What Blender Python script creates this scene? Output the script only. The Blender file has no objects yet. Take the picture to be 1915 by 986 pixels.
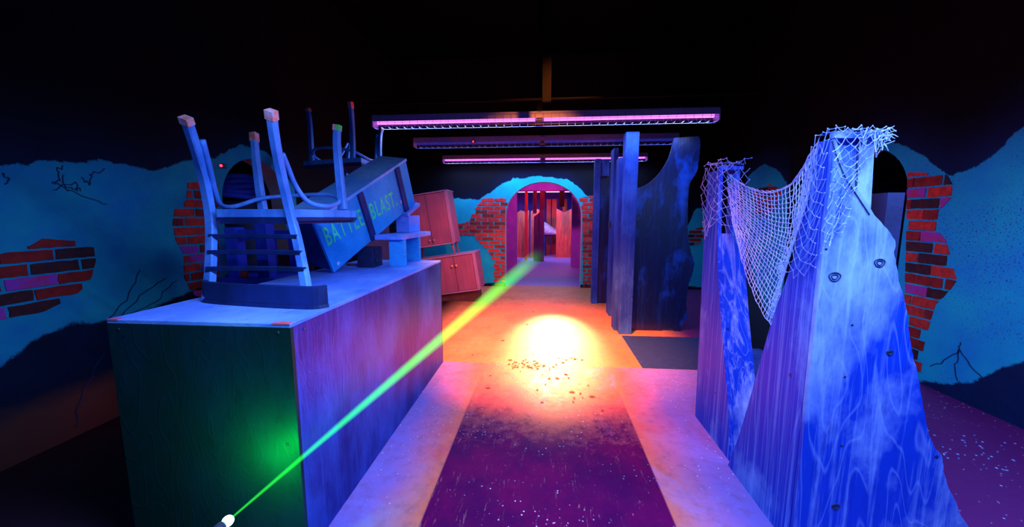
import bpy, bmesh, math, random
from math import sin, cos, pi, atan, atan2, sqrt, radians
from mathutils import Vector, Matrix, noise as mnoise
random.seed(7)
SC = bpy.context.scene
COL = SC.collection

# ------------------------------------------------------------------ camera
F, CX, CY, CAMH = 700.0, 957.5, 493.0, 1.41
YAW, PITCH = radians(4.9013), radians(7.1653)
cam_data = bpy.data.cameras.new('camera')
cam_data.sensor_width = 36.0
cam_data.lens = 36.0 * F / 1915.0
cam_data.clip_start = 0.02
cam = bpy.data.objects.new('camera', cam_data)
cam.location = (0, 0, CAMH)
cam.rotation_euler = (pi / 2 - PITCH, 0, YAW)
COL.objects.link(cam)
SC.camera = cam
# ------------------------------------------------------------------ view, world
SC.view_settings.view_transform = 'Standard'
SC.view_settings.look = 'None'
SC.view_settings.gamma = 1.0
SC.view_settings.use_curve_mapping = False
SC.view_settings.exposure = 0.0
W = bpy.data.worlds.new('world')
SC.world = W
W.use_nodes = True
W.node_tree.nodes['Background'].inputs[0].default_value = (0, 0, 0.01, 1)
W.node_tree.nodes['Background'].inputs[1].default_value = 0.0
# ------------------------------------------------------------------ light levels
UV = (0.22, 0.40, 1.0)          # blacklight glow
P_UV = 32.0                     # watts per bright tube
P_UV_DIM = 6.0
P_UV_NEAR = 95.0
P_UV_FAR = 40.0
ORANGE = (1.0, 0.22, 0.03)
CORE = (1.0, 0.42, 0.16)
P_CORE = 9000.0
P_ORANGE = 4200.0
P_ORANGE_FLOOD = 600.0
RED = (1.0, 0.04, 0.02)
P_RED = 420.0
P_RED_STRIP = 190.0
P_RED_FAR = 160.0
MAGENTA = (1.0, 0.12, 0.75)
P_MAGENTA = 190.0
P_GREEN = 7.0
P_LOW = 2.2

# ------------------------------------------------------------------ geometry helpers
_f = Vector((-sin(YAW) * cos(PITCH), cos(YAW) * cos(PITCH), -sin(PITCH)))
_r = Vector((cos(YAW), sin(YAW), 0))
_u = _r.cross(_f)
def on(ax, val, px, py):
    """point of the plane ax = val met by the line of sight through a pixel of the photograph"""
    d = _f + _r * ((px - CX) / F) + _u * ((CY - py) / F)
    o = Vector((0, 0, CAMH)); i = 'xyz'.index(ax)
    return o + d * ((val - o[i]) / d[i])

def box(bm, lo, hi, mi=0, bev=0.0):
    lo = Vector(lo); hi = Vector(hi)
    r = bmesh.ops.create_cube(bm, size=1.0)
    vs = r['verts']
    for v in vs:
        v.co = Vector(((lo[k] + hi[k]) / 2 + v.co[k] * (hi[k] - lo[k]) for k in range(3)))
    fs = set(f for v in vs for f in v.link_faces)
    if bev:
        es = set(e for v in vs for e in v.link_edges)
        rr = bmesh.ops.bevel(bm, geom=list(es), offset=bev, segments=2, affect='EDGES', profile=.5)
        fs = set(rr['faces']) | set(f for f in fs if f.is_valid)
    for f in fs:
        if f.is_valid: f.material_index = mi
    return vs

def prism(bm, pts, off, mi=0, both=True):
    """closed prism from an outline of points, extruded by the vector off"""
    off = Vector(off)
    a = [bm.verts.new(p) for p in pts]
    b = [bm.verts.new(Vector(p) + off) for p in pts]
    n = len(a); fs = []
    fs.append(bm.faces.new(a)); fs.append(bm.faces.new(b[::-1]))
    for i in range(n):
        fs.append(bm.faces.new((a[i], b[i], b[(i + 1) % n], a[(i + 1) % n])))
    for f in fs: f.material_index = mi
    bmesh.ops.recalc_face_normals(bm, faces=fs)
    return fs

def sweep(bm, pts, prof, closed=False, up=(0, 0, 1), mi=0, cap=True):
    """prof(i, t) -> list of (a, b) offsets across the path; or a radius number"""
    pts = [Vector(p) for p in pts]; n = len(pts); up = Vector(up)
    rings = []
    for i, p in enumerate(pts):
        if closed: t = pts[(i + 1) % n] - pts[i - 1]
        else: t = pts[min(i + 1, n - 1)] - pts[max(i - 1, 0)]
        if t.length < 1e-9: t = Vector((0, 0, 1))
        t.normalize()
        s = t.cross(up)
        if s.length < 1e-4: s = t.cross(Vector((1, 0, 0)))
        s.normalize(); w = s.cross(t)
        if callable(prof): pr = prof(i, i / max(1, n - 1))
        else: pr = [(prof * cos(2 * pi * k / 8), prof * sin(2 * pi * k / 8)) for k in range(8)]
        rings.append([bm.verts.new(p + s * a + w * b) for a, b in pr])
    m = len(rings[0]); fs = []
    for i in range(n if closed else n - 1):
        A, B = rings[i], rings[(i + 1) % n]
        for k in range(m):
            fs.append(bm.faces.new((A[k], A[(k + 1) % m], B[(k + 1) % m], B[k])))
    if cap and not closed:
        fs.append(bm.faces.new(rings[0][::-1])); fs.append(bm.faces.new(rings[-1]))
    for f in fs:
        f.material_index = mi
    bmesh.ops.recalc_face_normals(bm, faces=fs)
    return fs

def rectp(w, d):
    c = min(w, d) * .15
    return lambda i, t: [(-w / 2 + c, -d / 2), (w / 2 - c, -d / 2), (w / 2, -d / 2 + c), (w / 2, d / 2 - c),
                         (w / 2 - c, d / 2), (-w / 2 + c, d / 2), (-w / 2, d / 2 - c), (-w / 2, -d / 2 + c)]

def smooth(pts, k=4):
    """Catmull-Rom through the points"""
    pts = [Vector(p) for p in pts]; out = []
    for i in range(len(pts) - 1):
        p0 = pts[max(i - 1, 0)]; p1 = pts[i]; p2 = pts[i + 1]; p3 = pts[min(i + 2, len(pts) - 1)]
        for j in range(k):
            t = j / k
            out.append(.5 * ((2 * p1) + (p2 - p0) * t + (2 * p0 - 5 * p1 + 4 * p2 - p3) * t * t + (3 * p1 - p0 - 3 * p2 + p3) * t ** 3))
    out.append(pts[-1]); return out

def lathe(bm, prof, c=(0, 0, 0), axis='z', seg=16, mi=0):
    c = Vector(c); rings = []
    for r, h in prof:
        ring = []
        for k in range(seg):
            a = 2 * pi * k / seg
            x, y = r * cos(a), r * sin(a)
            p = {'z': (x, y, h), 'y': (x, h, y), 'x': (h, x, y)}[axis]
            ring.append(bm.verts.new(c + Vector(p)))
        rings.append(ring)
    fs = []
    for A, B in zip(rings, rings[1:]):
        for k in range(seg):
            fs.append(bm.faces.new((A[k], A[(k + 1) % seg], B[(k + 1) % seg], B[k])))
    fs.append(bm.faces.new(rings[0])); fs.append(bm.faces.new(rings[-1]))
    for f in fs: f.material_index = mi; f.smooth = True
    bmesh.ops.recalc_face_normals(bm, faces=fs)

def obj(name, bm, mats, parent=None, label=None, sm=False):
    me = bpy.data.meshes.new(name)
    if sm:
        for f in bm.faces: f.smooth = True
    if parent is not None:
        inv = MW[parent.name].inverted()
        bm.transform(inv)
    bm.to_mesh(me); bm.free()
    for m in (mats if isinstance(mats, (list, tuple)) else [mats]): me.materials.append(m)
    o = bpy.data.objects.new(name, me); COL.objects.link(o)
    if parent is not None: o.parent = parent; MW[o.name] = MW[parent.name]
    else: MW[o.name] = Matrix.Identity(4)
    if label: o['label'] = label
    return o
MW = {}
def thing(name, label, cat, loc=(0, 0, 0), rot=None, group=None):
    """Empty at the thing's base; parts are modelled in world space and stored relative to it"""
    o = bpy.data.objects.new(name, None); COL.objects.link(o)
    m = Matrix.Translation(loc)
    if rot is not None: m = m @ rot
    o.matrix_world = m; MW[o.name] = m.copy()
    o.empty_display_size = .1
    tag(o, label, cat, group); return o
def tag(o, label, cat, group=None):
    o['label'] = label; o['category'] = cat
    if group: o['group'] = group
    return o
def copy_tree(o, label=None, parent=None):
    c = o.copy(); COL.objects.link(c)
    if parent is not None: c.parent = parent
    if label: c['label'] = label
    for ch in list(o.children): copy_tree(ch, None, c)
    return c
def struct(o): o['kind'] = 'structure'; return o
B = bmesh.new

# ------------------------------------------------------------------ materials
class NT:
    def __init__(s, name):
        s.m = bpy.data.materials.new(name); s.m.use_nodes = True
        s.t = s.m.node_tree; s.b = s.t.nodes['Principled BSDF']; s.o = s.t.nodes['Material Output']
        s.tc = s.t.nodes.new('ShaderNodeTexCoord')
    def n(s, typ, **k):
        nd = s.t.nodes.new('ShaderNode' + typ)
        for a, v in k.items(): setattr(nd, a, v)
        return nd
    def put(s, sock, v):
        if hasattr(v, 'is_output') or isinstance(v, bpy.types.NodeSocket): s.t.links.new(v, sock)
        else: sock.default_value = v
    def math(s, op, a, b=0.0, c=None, clamp=False):
        nd = s.n('Math', operation=op, use_clamp=clamp)
        s.put(nd.inputs[0], a); s.put(nd.inputs[1], b)
        if c is not None: s.put(nd.inputs[2], c)
        return nd.outputs[0]
    def mix(s, f, a, b):
        nd = s.n('Mix', data_type='RGBA'); s.put(nd.inputs[0], f)
        for k, v in ((6, a), (7, b)):
            if isinstance(v, tuple) and len(v) == 3: v = v + (1,)
            s.put(nd.inputs[k], v)
        return nd.outputs[2]
    def vec(s, scale=(1, 1, 1), coord='Object'):
        mp = s.n('Mapping'); mp.inputs['Scale'].default_value = scale
        s.t.links.new(s.tc.outputs[coord], mp.inputs[0]); return mp.outputs[0]
    def noise(s, scale, detail=6, rough=.6, vec=None, dist=0):
        nd = s.n('TexNoise'); nd.inputs['Scale'].default_value = scale; nd.inputs['Detail'].default_value = detail
        nd.inputs['Roughness'].default_value = rough; nd.inputs['Distortion'].default_value = dist
        s.t.links.new(vec if vec is not None else s.tc.outputs['Object'], nd.inputs['Vector']); return nd.outputs[0]
    def rng(s, v, a, b, lo=0.0, hi=1.0):
        nd = s.n('MapRange'); s.put(nd.inputs[0], v)
        for k, x in zip((1, 2, 3, 4), (a, b, lo, hi)): s.put(nd.inputs[k], x)
        return nd.outputs[0]
    def xyz(s):
        nd = s.n('SeparateXYZ'); s.t.links.new(s.tc.outputs['Object'], nd.inputs[0]); return nd.outputs
    def fin(s, col, rough=.6, bump=None, bstr=.3, bdist=.01, spec=.5, metal=0):
        s.put(s.b.inputs['Base Color'], col if not (isinstance(col, tuple) and len(col) == 3) else col + (1,))
        s.put(s.b.inputs['Roughness'], rough); s.b.inputs['Specular IOR Level'].default_value = spec
        s.b.inputs['Metallic'].default_value = metal
        if bump is not None:
            bn = s.n('Bump'); bn.inputs['Strength'].default_value = bstr; bn.inputs['Distance'].default_value = bdist
            s.t.links.new(bump, bn.inputs['Height']); s.t.links.new(bn.outputs[0], s.b.inputs['Normal'])
        return s.m

def paint(name, c1, c2, scale=6, stretch=(1, 1, 1), rough=.6, lo=.4, hi=.65, bstr=.25, spec=.4, c3=None):
    q = NT(name)
    n1 = q.noise(scale, 8, .65, q.vec(stretch))
    n2 = q.noise(scale * 9, 4, .6, q.vec(stretch))
    col = q.mix(q.rng(n1, lo, hi), c1, c2)
    if c3: col = q.mix(q.rng(n2, .6, .72), col, c3)
    h = q.math('ADD', n1, q.math('MULTIPLY', n2, .5))
    return q.fin(col, rough, h, bstr, .01, spec)

def emit(name, col, s):
    q = NT(name)
    q.b.inputs['Base Color'].default_value = (0, 0, 0, 1)
    q.b.inputs['Emission Color'].default_value = tuple(col) + (1,)
    q.b.inputs['Emission Strength'].default_value = s
    return q.m

def wood(name, base, worn, edge, stretch, grain=1.0, wlo=.45, whi=.75, rough=.55, spec=.15):
    """painted plywood: contour grain lines, worn pale streaks"""
    q = NT(name)
    v = q.vec(stretch)
    big = q.noise(1.5, 3, .5, v, .35)
    ring = q.math('FRACT', q.math('MULTIPLY', big, 30.0))
    line = q.rng(q.math('ABSOLUTE', q.math('SUBTRACT', ring, .5)), .40, .5)
    streak = q.noise(20, 5, .7, q.vec((stretch[0], stretch[1], stretch[2] * .2)))
    fine = q.noise(26, 6, .7, v)
    breakup = q.noise(2.3, 6, .6, q.vec((1, 1, .6)))
    col = q.mix(q.rng(breakup, wlo, whi), base, worn)
    col = q.mix(q.rng(streak, .50, .74, 0, .6 * grain), col, worn)
    col = q.mix(q.math('MULTIPLY', line, .24 * grain), col, edge)
    col = q.mix(q.rng(fine, .52, .75, 0, .55), col, (base[0] * .35, base[1] * .35, base[2] * .6))
    vo = q.n('TexVoronoi'); vo.inputs['Scale'].default_value = 5.0
    q.t.links.new(q.tc.outputs['Object'], vo.inputs['Vector'])
    dot = q.rng(vo.outputs['Distance'], .035, .05, 1, 0)
    col = q.mix(q.math('MULTIPLY', dot, .8), col, (.002, .004, .03))
    h = q.math('ADD', q.math('MULTIPLY', fine, .6), q.math('MULTIPLY', line, .4))
    return q.fin(col, rough, h, .35, .004, spec)

BLUE_D = (.015, .05, .62); BLUE_W = (.16, .36, .95)
M = {}
M['prop'] = wood('painted_plywood', (.003, .045, .50), (.42, .62, 1.0), (.40, .60, 1.0), (1.3, 1.3, .26), .9, .47, .74)
M['prop_side'] = wood('painted_plank', (.003, .035, .50), (.25, .48, .98), (.25, .48, 1.0), (2.6, 2.6, .12), 1.0, .52, .78)
M['panel'] = wood('dark_blue_plywood', (.0008, .006, .06), (.003, .09, .65), (.01, .06, .35), (1, 1, .3), .4, .53, .66, .34, .6)  # bright streaks stand for glossy highlights, put into the colour
M['post'] = wood('dark_timber', (.012, .04, .30), (.06, .20, .75), (.10, .25, .8), (3, 3, .25), .6)
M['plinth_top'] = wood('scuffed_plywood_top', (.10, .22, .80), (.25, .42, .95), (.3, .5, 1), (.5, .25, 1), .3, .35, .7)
M['plinth_side'] = wood('scuffed_plywood_side', (.008, .018, .20), (.04, .12, .62), (.03, .09, .45), (3, 2, .35), .7, .44, .72, .4)  # same plywood as the top; shade put into the darker colour
M['plinth_front'] = wood('shaded_plywood_front', (.001, .026, .025), (.002, .034, .07), (.004, .04, .10), (1.5, 1, .4), .5)  # faces turned from the lamps: their shade is put into the colour
M['edge_red'] = paint('red_edge_band', (.8, .08, .05), (.5, .15, .5), 8)  # red colour along the platform's front corner edges
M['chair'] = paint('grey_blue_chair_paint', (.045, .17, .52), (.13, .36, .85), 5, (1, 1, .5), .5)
M['chair_shaded'] = paint('shaded_chair_paint', (.004, .011, .06), (.009, .026, .14), 5, (1, 1, .5), .5)  # shade on backrest and seat, put into a darker chair colour
M['tip'] = paint('orange_tip', (.85, .16, .06), (.7, .5, .6), 30, (1, 1, 1), .5)  # orange colour for the chair's foot ends and the loose stick
M['tip_green'] = paint('green_tip', (.05, .75, .05), (.1, .6, .2), 30, (1, 1, 1), .5)  # green colour for one side of a foot end
M['crate'] = wood('blue_crate_board', (.02, .32, .75), (.07, .48, .9), (.1, .5, .9), (.8, .4, 2.2), .5)
M['crate_lid'] = wood('lit_scuffed_lid', (.12, .42, .92), (.35, .62, 1.0), (.4, .6, 1), (.8, .4, 2.2), .6)  # paler than the sides: light falling on the lid put into the colour
M['crate_dark'] = paint('dark_crate_batten', (.004, .012, .10), (.01, .03, .2), 9)
M['letter'] = paint('green_stencil_ink', (.06, 1.0, .40), (.03, .6, .45), 14, (1, 1, 1), .6, .5, .7)
M['black'] = paint('black_paint', (.004, .004, .008), (.008, .008, .016), 5)
M['reveal'] = paint('pale_arch_reveal', (.70, .42, .40), (.78, .52, .50), 8)
M['soot'] = paint('soot_black_paint', (.0012, .0012, .002), (.002, .002, .004), 5, spec=.05)
M['black_wood'] = paint('gap_shadow_black', (.008, .01, .05), (.015, .02, .09), 6)
M['cabinet'] = paint('red_brown_veneer', (.34, .08, .14), (.44, .10, .18), 4, (3, 3, .6), .45)
M['cabinet_edge'] = paint('cabinet_edge_band', (.42, .15, .3), (.5, .2, .3), 6)
M['cabinet_dark'] = paint('dark_cabinet_base', (.10, .02, .015), (.16, .04, .03), 6)
M['brass'] = paint('orange_knob', (.95, .3, .08), (.9, .4, .15), 8, rough=.3)
M['metal'] = paint('dark_metal', (.02, .02, .035), (.04, .04, .06), 12, rough=.4)
M['reflector'] = paint('reflector_white_enamel', (.30, .28, .55), (.38, .36, .62), 5, rough=.4)
M['wire'] = paint('wire_guard', (.16, .15, .4), (.2, .2, .45), 20, rough=.4)
M['net'] = paint('pale_net_cord', (.30, .42, .95), (.55, .68, 1.0), 9, rough=.8)
M['cloth'] = paint('pale_blue_cloth', (.12, .25, .75), (.3, .45, .95), 5, rough=.8)
M['cloth_dark'] = paint('dark_cloth', (.02, .04, .2), (.04, .07, .3), 5, rough=.8)
M['cloth_white'] = paint('white_cloth', (.6, .5, .8), (.85, .8, .95), 8, rough=.8)
M['red_board'] = paint('red_painted_board', (.75, .05, .05), (.95, .16, .08), 6, (3, 3, .4), .6)
M['purple_board'] = paint('dark_purple_board', (.10, .015, .09), (.16, .03, .14), 5, (3, 3, .4))
M['blue_board'] = wood('blue_board', (.03, .06, .7), (.08, .16, .9), (.1, .25, .9), (2, 2, .25), .5)
M['brick'] = paint('red_brick_paint', (.85, .035, .02), (.55, .02, .012), 16, (1, 1, 1), .75, .42, .62, .6)
M['brick2'] = paint('deep_red_brick_paint', (.42, .012, .008), (.25, .008, .006), 16, (1, 1, 1), .75, .42, .62, .6)
M['brick3'] = paint('burnt_brick_paint', (.05, .006, .01), (.10, .01, .01), 16, (1, 1, 1), .75, .42, .62, .6)
M['brick4'] = paint('violet_brick_paint', (.45, .04, .40), (.65, .03, .1), 16, (1, 1, 1), .75, .42, .62, .6)
M['crack'] = paint('dark_crack', (.004, .02, .06), (.008, .03, .1), 20)
M['leaf'] = paint('dry_debris', (.08, .02, .01), (.2, .06, .02), 40)
M['red_plastic'] = paint('red_plastic', (.8, .04, .02), (.7, .05, .03), 6, rough=.3)
M['tube'] = emit('violet_tube', (1.0, .17, .98), 2.2)
M['tube_far'] = emit('pale_violet_tube', (.85, .55, 1.0), 2.0)
M['tube_dim'] = emit('dim_blue_tube', (.05, .05, .9), .28)
M['led_red'] = emit('red_led', (1.0, .02, .06), 6)
M['led_green'] = emit('laser_lens', (.35, 1.0, .75), 30)

def plaster(name, ax, top, bot, base=(.006, .44, .72), dark=(.0015, .010, .05), specks=None, low=None, blk=.55, mott=(.01, .22, .68)):
    """cyan plaster coat between two ragged borders, dark paint above and below with the upward fall-off of light painted in; ax = horizontal axis"""
    q = NT(name); X = q.xyz(); s = X['XYZ'.index(ax.upper())]; z = X[2]
    def ramp(st):
        st = sorted(st); a, b = st[0][0], st[-1][0]
        r = q.n('ValToRGB'); q.put(r.inputs[0], q.rng(s, a, b)); cr = r.color_ramp
        while len(cr.elements) < len(st): cr.elements.new(.5)
        for k, (sv, zv) in enumerate(st):
            cr.elements[k].position = (sv - a) / (b - a)
        for k, (sv, zv) in enumerate(st):
            cr.elements[k].color = (zv / 3,) * 3 + (1,)
        return q.math('MULTIPLY', r.outputs[0], 3.0)
    n1 = q.noise(5, 8, .7); n2 = q.noise(2.2, 5, .6); n3 = q.noise(30, 6, .7)
    wob = q.math('MULTIPLY', q.math('SUBTRACT', n1, .5), .16)
    T = ramp(top); Bt = ramp(bot)
    zt = q.math('ADD', z, wob)
    up = q.math('SUBTRACT', T, zt)
    m1 = q.rng(up, 0, .012); m2 = q.rng(q.math('SUBTRACT', zt, Bt), 0, .02)
    mask = q.math('MULTIPLY', m1, m2)
    c = q.mix(q.rng(n2, .36, .66), base, mott)
    c = q.mix(q.rng(n3, .55, .75, 0, .35), c, (base[0], base[1] * .5, base[2] * .7))
    if specks:
        sp = q.noise(75, 3, .6); area = q.rng(q.noise(1.3, 2), .42, .6)
        c = q.mix(q.math('MULTIPLY', q.rng(sp, .57, .63), area), c, specks)
    above = q.rng(up, -blk, -.02)  # darkening up the wall: fall-off of light put into the colour
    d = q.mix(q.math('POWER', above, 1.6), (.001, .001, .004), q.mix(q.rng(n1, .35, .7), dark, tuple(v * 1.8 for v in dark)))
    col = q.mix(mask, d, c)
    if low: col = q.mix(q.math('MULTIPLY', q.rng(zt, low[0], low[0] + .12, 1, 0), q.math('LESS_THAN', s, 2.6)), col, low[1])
    h = q.math('ADD', q.math('MULTIPLY', n3, .4), q.math('ADD', q.math('MULTIPLY', n1, .5), q.math('MULTIPLY', mask, .6)))
    return q.fin(col, .8, h, .3, .012, .2)

def floor_mat():
    q = NT('painted_concrete_floor'); X = q.xyz(); x, y = X[0], X[1]
    n1 = q.noise(2.0, 7, .65); n2 = q.noise(14, 6, .7); n3 = q.noise(60, 4, .6)
    near = q.math('MULTIPLY', q.rng(y, 3.435, 3.45, 1, 0), 1.0)  # near floor lavender, far floor orange: the lamps' light put into the colour
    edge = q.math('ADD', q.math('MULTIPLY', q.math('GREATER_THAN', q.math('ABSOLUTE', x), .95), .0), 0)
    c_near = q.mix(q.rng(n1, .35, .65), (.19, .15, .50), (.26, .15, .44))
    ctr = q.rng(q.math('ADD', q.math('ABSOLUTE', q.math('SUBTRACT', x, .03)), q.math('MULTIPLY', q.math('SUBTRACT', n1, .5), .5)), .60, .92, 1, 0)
    c_near = q.mix(ctr, c_near, q.mix(q.rng(n1, .4, .6), (.60, .11, .09), (.68, .18, .06)))  # warm light along the middle of the path, painted in
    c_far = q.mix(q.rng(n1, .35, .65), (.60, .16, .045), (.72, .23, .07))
    c_far = q.mix(q.rng(y, 7.45, 7.7), c_far, (.34, .16, .46))  # purple lamplight beyond the archway, put into the floor colour
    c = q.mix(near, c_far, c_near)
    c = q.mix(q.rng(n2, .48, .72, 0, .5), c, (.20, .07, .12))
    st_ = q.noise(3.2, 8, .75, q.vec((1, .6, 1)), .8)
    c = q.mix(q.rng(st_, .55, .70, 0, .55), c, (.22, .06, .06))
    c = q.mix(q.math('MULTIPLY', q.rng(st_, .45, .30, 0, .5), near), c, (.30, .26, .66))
    c = q.mix(q.rng(x, 1.45, 1.75), c, (.16, .012, .11))  # red light on the right-hand floor, put into the colour
    c = q.mix(q.rng(x, -1.3, -1.6), c, (.022, .006, .012))  # darkness left of the platform, put into the floor colour
    # shadow beside the path, put into the floor colour
    shade_rect = q.math('MULTIPLY', q.math('MULTIPLY', q.math('GREATER_THAN', x, .93), q.math('GREATER_THAN', y, 3.445)), q.math('LESS_THAN', y, 4.42))
    c = q.mix(shade_rect, c, (.02, .04, .12))
    # dark strip, breaking up towards its far end
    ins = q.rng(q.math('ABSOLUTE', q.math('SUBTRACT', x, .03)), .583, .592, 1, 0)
    breakup = q.math('ADD', q.math('MULTIPLY', q.math('SUBTRACT', n2, .5), 1.1), q.math('POWER', q.rng(y, 1.7, 3.15, 0, 1), 1.3))
    keep = q.rng(breakup, .25, .98, 1, 0)
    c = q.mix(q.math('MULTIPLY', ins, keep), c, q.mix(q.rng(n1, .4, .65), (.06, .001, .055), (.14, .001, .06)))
    # scratches
    sc = q.noise(9, 5, .8, q.vec((6, .7, 1)), 1.2)
    scm = q.math('MULTIPLY', q.rng(sc, .62, .66), q.math('MULTIPLY', ins, .5))
    c = q.mix(scm, c, (.5, .25, .2))
    # paint flecks
    vo = q.n('TexVoronoi'); vo.inputs['Scale'].default_value = 34
    q.t.links.new(q.tc.outputs['Object'], vo.inputs['Vector'])
    fl = q.math('MULTIPLY', q.rng(vo.outputs['Distance'], .10, .16, 1, 0),
                q.math('MULTIPLY', q.rng(q.noise(1.1, 3, .6), .44, .58), q.math('GREATER_THAN', vo.outputs['Color'], .45)))
    fl = q.math('MULTIPLY', q.math('MULTIPLY', fl, q.rng(y, 3.3, 3.8, 1, 0)), q.math('GREATER_THAN', x, -1.3))
    c = q.mix(fl, c, (.6, .75, 1.0))
    rough = q.rng(n2, .3, .7, .36, .6)
    q.sp = q.math('SUBTRACT', .26, q.math('MULTIPLY', q.math('MULTIPLY', ins, keep), .22))
    m_ = q.fin(c, rough, q.math('ADD', n3, q.math('MULTIPLY', n2, .6)), .2, .005, .22)
    q.put(q.b.inputs['Specular IOR Level'], q.sp)
    return m_

# ------------------------------------------------------------------ room shell
XL, XR, YF, YN, HC = -3.0, 3.2, 7.45, -1.2, 4.4
TH = .2
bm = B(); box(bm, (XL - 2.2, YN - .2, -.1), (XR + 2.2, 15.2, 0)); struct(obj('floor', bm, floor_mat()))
bm = B(); box(bm, (XL - 2.2, YN - .2, HC), (XR + 2.2, 15.2, HC + .1)); struct(obj('ceiling', bm, M['soot']))
bm = B(); box(bm, (XL - 2.2, YN - .2, 0), (XR + 2.2, YN, HC)); struct(obj('wall_near', bm, M['black']))

def arch_notch(c, hw, spring, top, n=18):
    """outline of an arched opening from left foot to right foot: (s, z)"""
    pts = [(c - hw, 0)]
    for k in range(n + 1):
        a = pi - pi * k / n
        pts.append((c + hw * cos(a), spring + (top - spring) * sin(a)))
    pts.append((c + hw, 0)); return pts

def wall_with_arches(bm, s0, s1, height, notches, to3, off):
    """the wall is cut in columns of quads so that every opening has an exact edge and a deep reveal"""
    out = [(s0, 0)]
    for n in notches: out += n
    out += [(s1, 0), (s1, height), (s0, height)]
    fs = prism(bm, [to3(s, z) for s, z in out], off, 0)
    i = 2 + 1
    for n in notches:
        for k in range(len(n) - 1): fs[i + k].material_index = 6
        i += len(n)
    return fs

def clip_rect(poly, x0, x1, z0, z1):
    def half(P, ins, inter):
        r = []
        for i in range(len(P)):
            a, b = P[i - 1], P[i]
            if ins(b):
                if not ins(a): r.append(inter(a, b))
                r.append(b)
            elif ins(a): r.append(inter(a, b))
        return r
    def ix(v): return lambda a, b: (v, a[1] + (b[1] - a[1]) * (v - a[0]) / (b[0] - a[0]))
    def iz(v): return lambda a, b: (a[0] + (b[0] - a[0]) * (v - a[1]) / (b[1] - a[1]), v)
    for ins, it in ((lambda p: p[0] >= x0, ix(x0)), (lambda p: p[0] <= x1, ix(x1)), (lambda p: p[1] >= z0, iz(z0)), (lambda p: p[1] <= z1, iz(z1))):
        if len(poly) < 3: return []
        poly = half(poly, ins, it)
    return poly

def bricks(bm, poly, to3, off, bw, bh, mort, pick, phase=0.0, jit=.003):
    s0 = min(p[0] for p in poly); s1 = max(p[0] for p in poly)
    z0 = min(p[1] for p in poly); z1 = max(p[1] for p in poly)
    r = int(z0 / bh) - 1
    while r * bh < z1:
        k = int((s0 - 1) / bw) - 1
        sh = phase + (bw / 2 if r % 2 else 0)
        while k * bw + sh < s1:
            a = k * bw + sh + random.uniform(-.006, .006)
            q = clip_rect(poly, a + mort / 2, a + bw - mort / 2, r * bh + mort / 2, (r + 1) * bh - mort / 2)
            k += 1
            cl = []
            for p in q:
                if not cl or (abs(p[0] - cl[-1][0]) + abs(p[1] - cl[-1][1])) > .004: cl.append(p)
            if len(cl) > 2 and abs(cl[0][0] - cl[-1][0]) + abs(cl[0][1] - cl[-1][1]) < .004: cl.pop()
            if len(cl) < 3: continue
            ar = abs(sum(cl[i - 1][0] * cl[i][1] - cl[i][0] * cl[i - 1][1] for i in range(len(cl)))) / 2
            if ar < bw * bh * .12: continue
            # finer outline with a hand-painted wobble
            fine = []
            for i in range(len(cl)):
                p, n = cl[i], cl[(i + 1) % len(cl)]
                L = sqrt((n[0] - p[0]) ** 2 + (n[1] - p[1]) ** 2); m = max(1, int(L / .03))
                for j in range(m):
                    t = j / m; fine.append((p[0] + (n[0] - p[0]) * t + random.uniform(-jit, jit), p[1] + (n[1] - p[1]) * t + random.uniform(-jit, jit)))
            prism(bm, [to3(s, z) for s, z in fine], off, pick(a, r))
        r += 1

def strip(bm, pts, to3, w, off, mi):
    for a, b in zip(pts, pts[1:]):
        d = Vector((b[0] - a[0], b[1] - a[1])); L = d.length
        if L < 1e-5: continue
        n = Vector((-d.y, d.x)) / L * w / 2
        prism(bm, [to3(a[0] + n.x, a[1] + n.y), to3(b[0] + n.x, b[1] + n.y), to3(b[0] - n.x, b[1] - n.y), to3(a[0] - n.x, a[1] - n.y)], off, mi)

BR = [M['brick'], M['brick2'], M['brick3'], M['brick4'], M['crack']]
# left wall
tl = lambda s, z: Vector((XL, s, z))
pl = lambda *P: [(on('x', XL, *p).y, on('x', XL, *p).z) for p in P]
top = [(YN, 1.70)] + pl((0, 305), (60, 302), (120, 300), (190, 300), (250, 306), (280, 322), (310, 312), (345, 298), (405, 292), (450, 270), (500, 285)) + [(4.35, 1.75), (4.45, .3), (7.45, .2)]
bot = [(YN, .55)] + pl((0, 690), (60, 645), (120, 612), (200, 600), (260, 590)) + [(3.3, .85), (3.31, .1), (7.45, .1)]
bm = B()
wall_with_arches(bm, YN, YF, HC, [arch_notch(3.75, .45, 1.55, 2.0)], tl, (-TH, 0, 0))
nx = Vector((.007, 0, 0))
def pick_mix(dark=.2, viol=.05):
    def f(a, r):
        t = random.random()
        return 3 if t < dark else (4 if t < dark + viol else (2 if t < dark + viol + .3 else 1))
    return f
bricks(bm, pl((350, 342), (382, 338), (407, 345), (409, 565), (362, 553), (345, 520), (343, 475), (328, 450), (322, 420), (327, 388), (348, 375)), tl, nx, .215, .078, .016, pick_mix(.05, .05))
bricks(bm, pl((-80, 497), (0, 476), (55, 460), (80, 447), (140, 450), (175, 462), (178, 490), (165, 530), (130, 560), (70, 588), (0, 606), (-80, 625)), tl, nx, .24, .076, .014, pick_mix(.55, .12))
rr = random.Random(3)
def crack(pts, wob=.012):
    o = []
    for a, b in zip(pts, pts[1:]):
        for j in range(5):
            t = j / 5; o.append((a[0] + (b[0] - a[0]) * t + rr.uniform(-wob, wob), a[1] + (b[1] - a[1]) * t + rr.uniform(-wob, wob)))
    return o + [pts[-1]]
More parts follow.
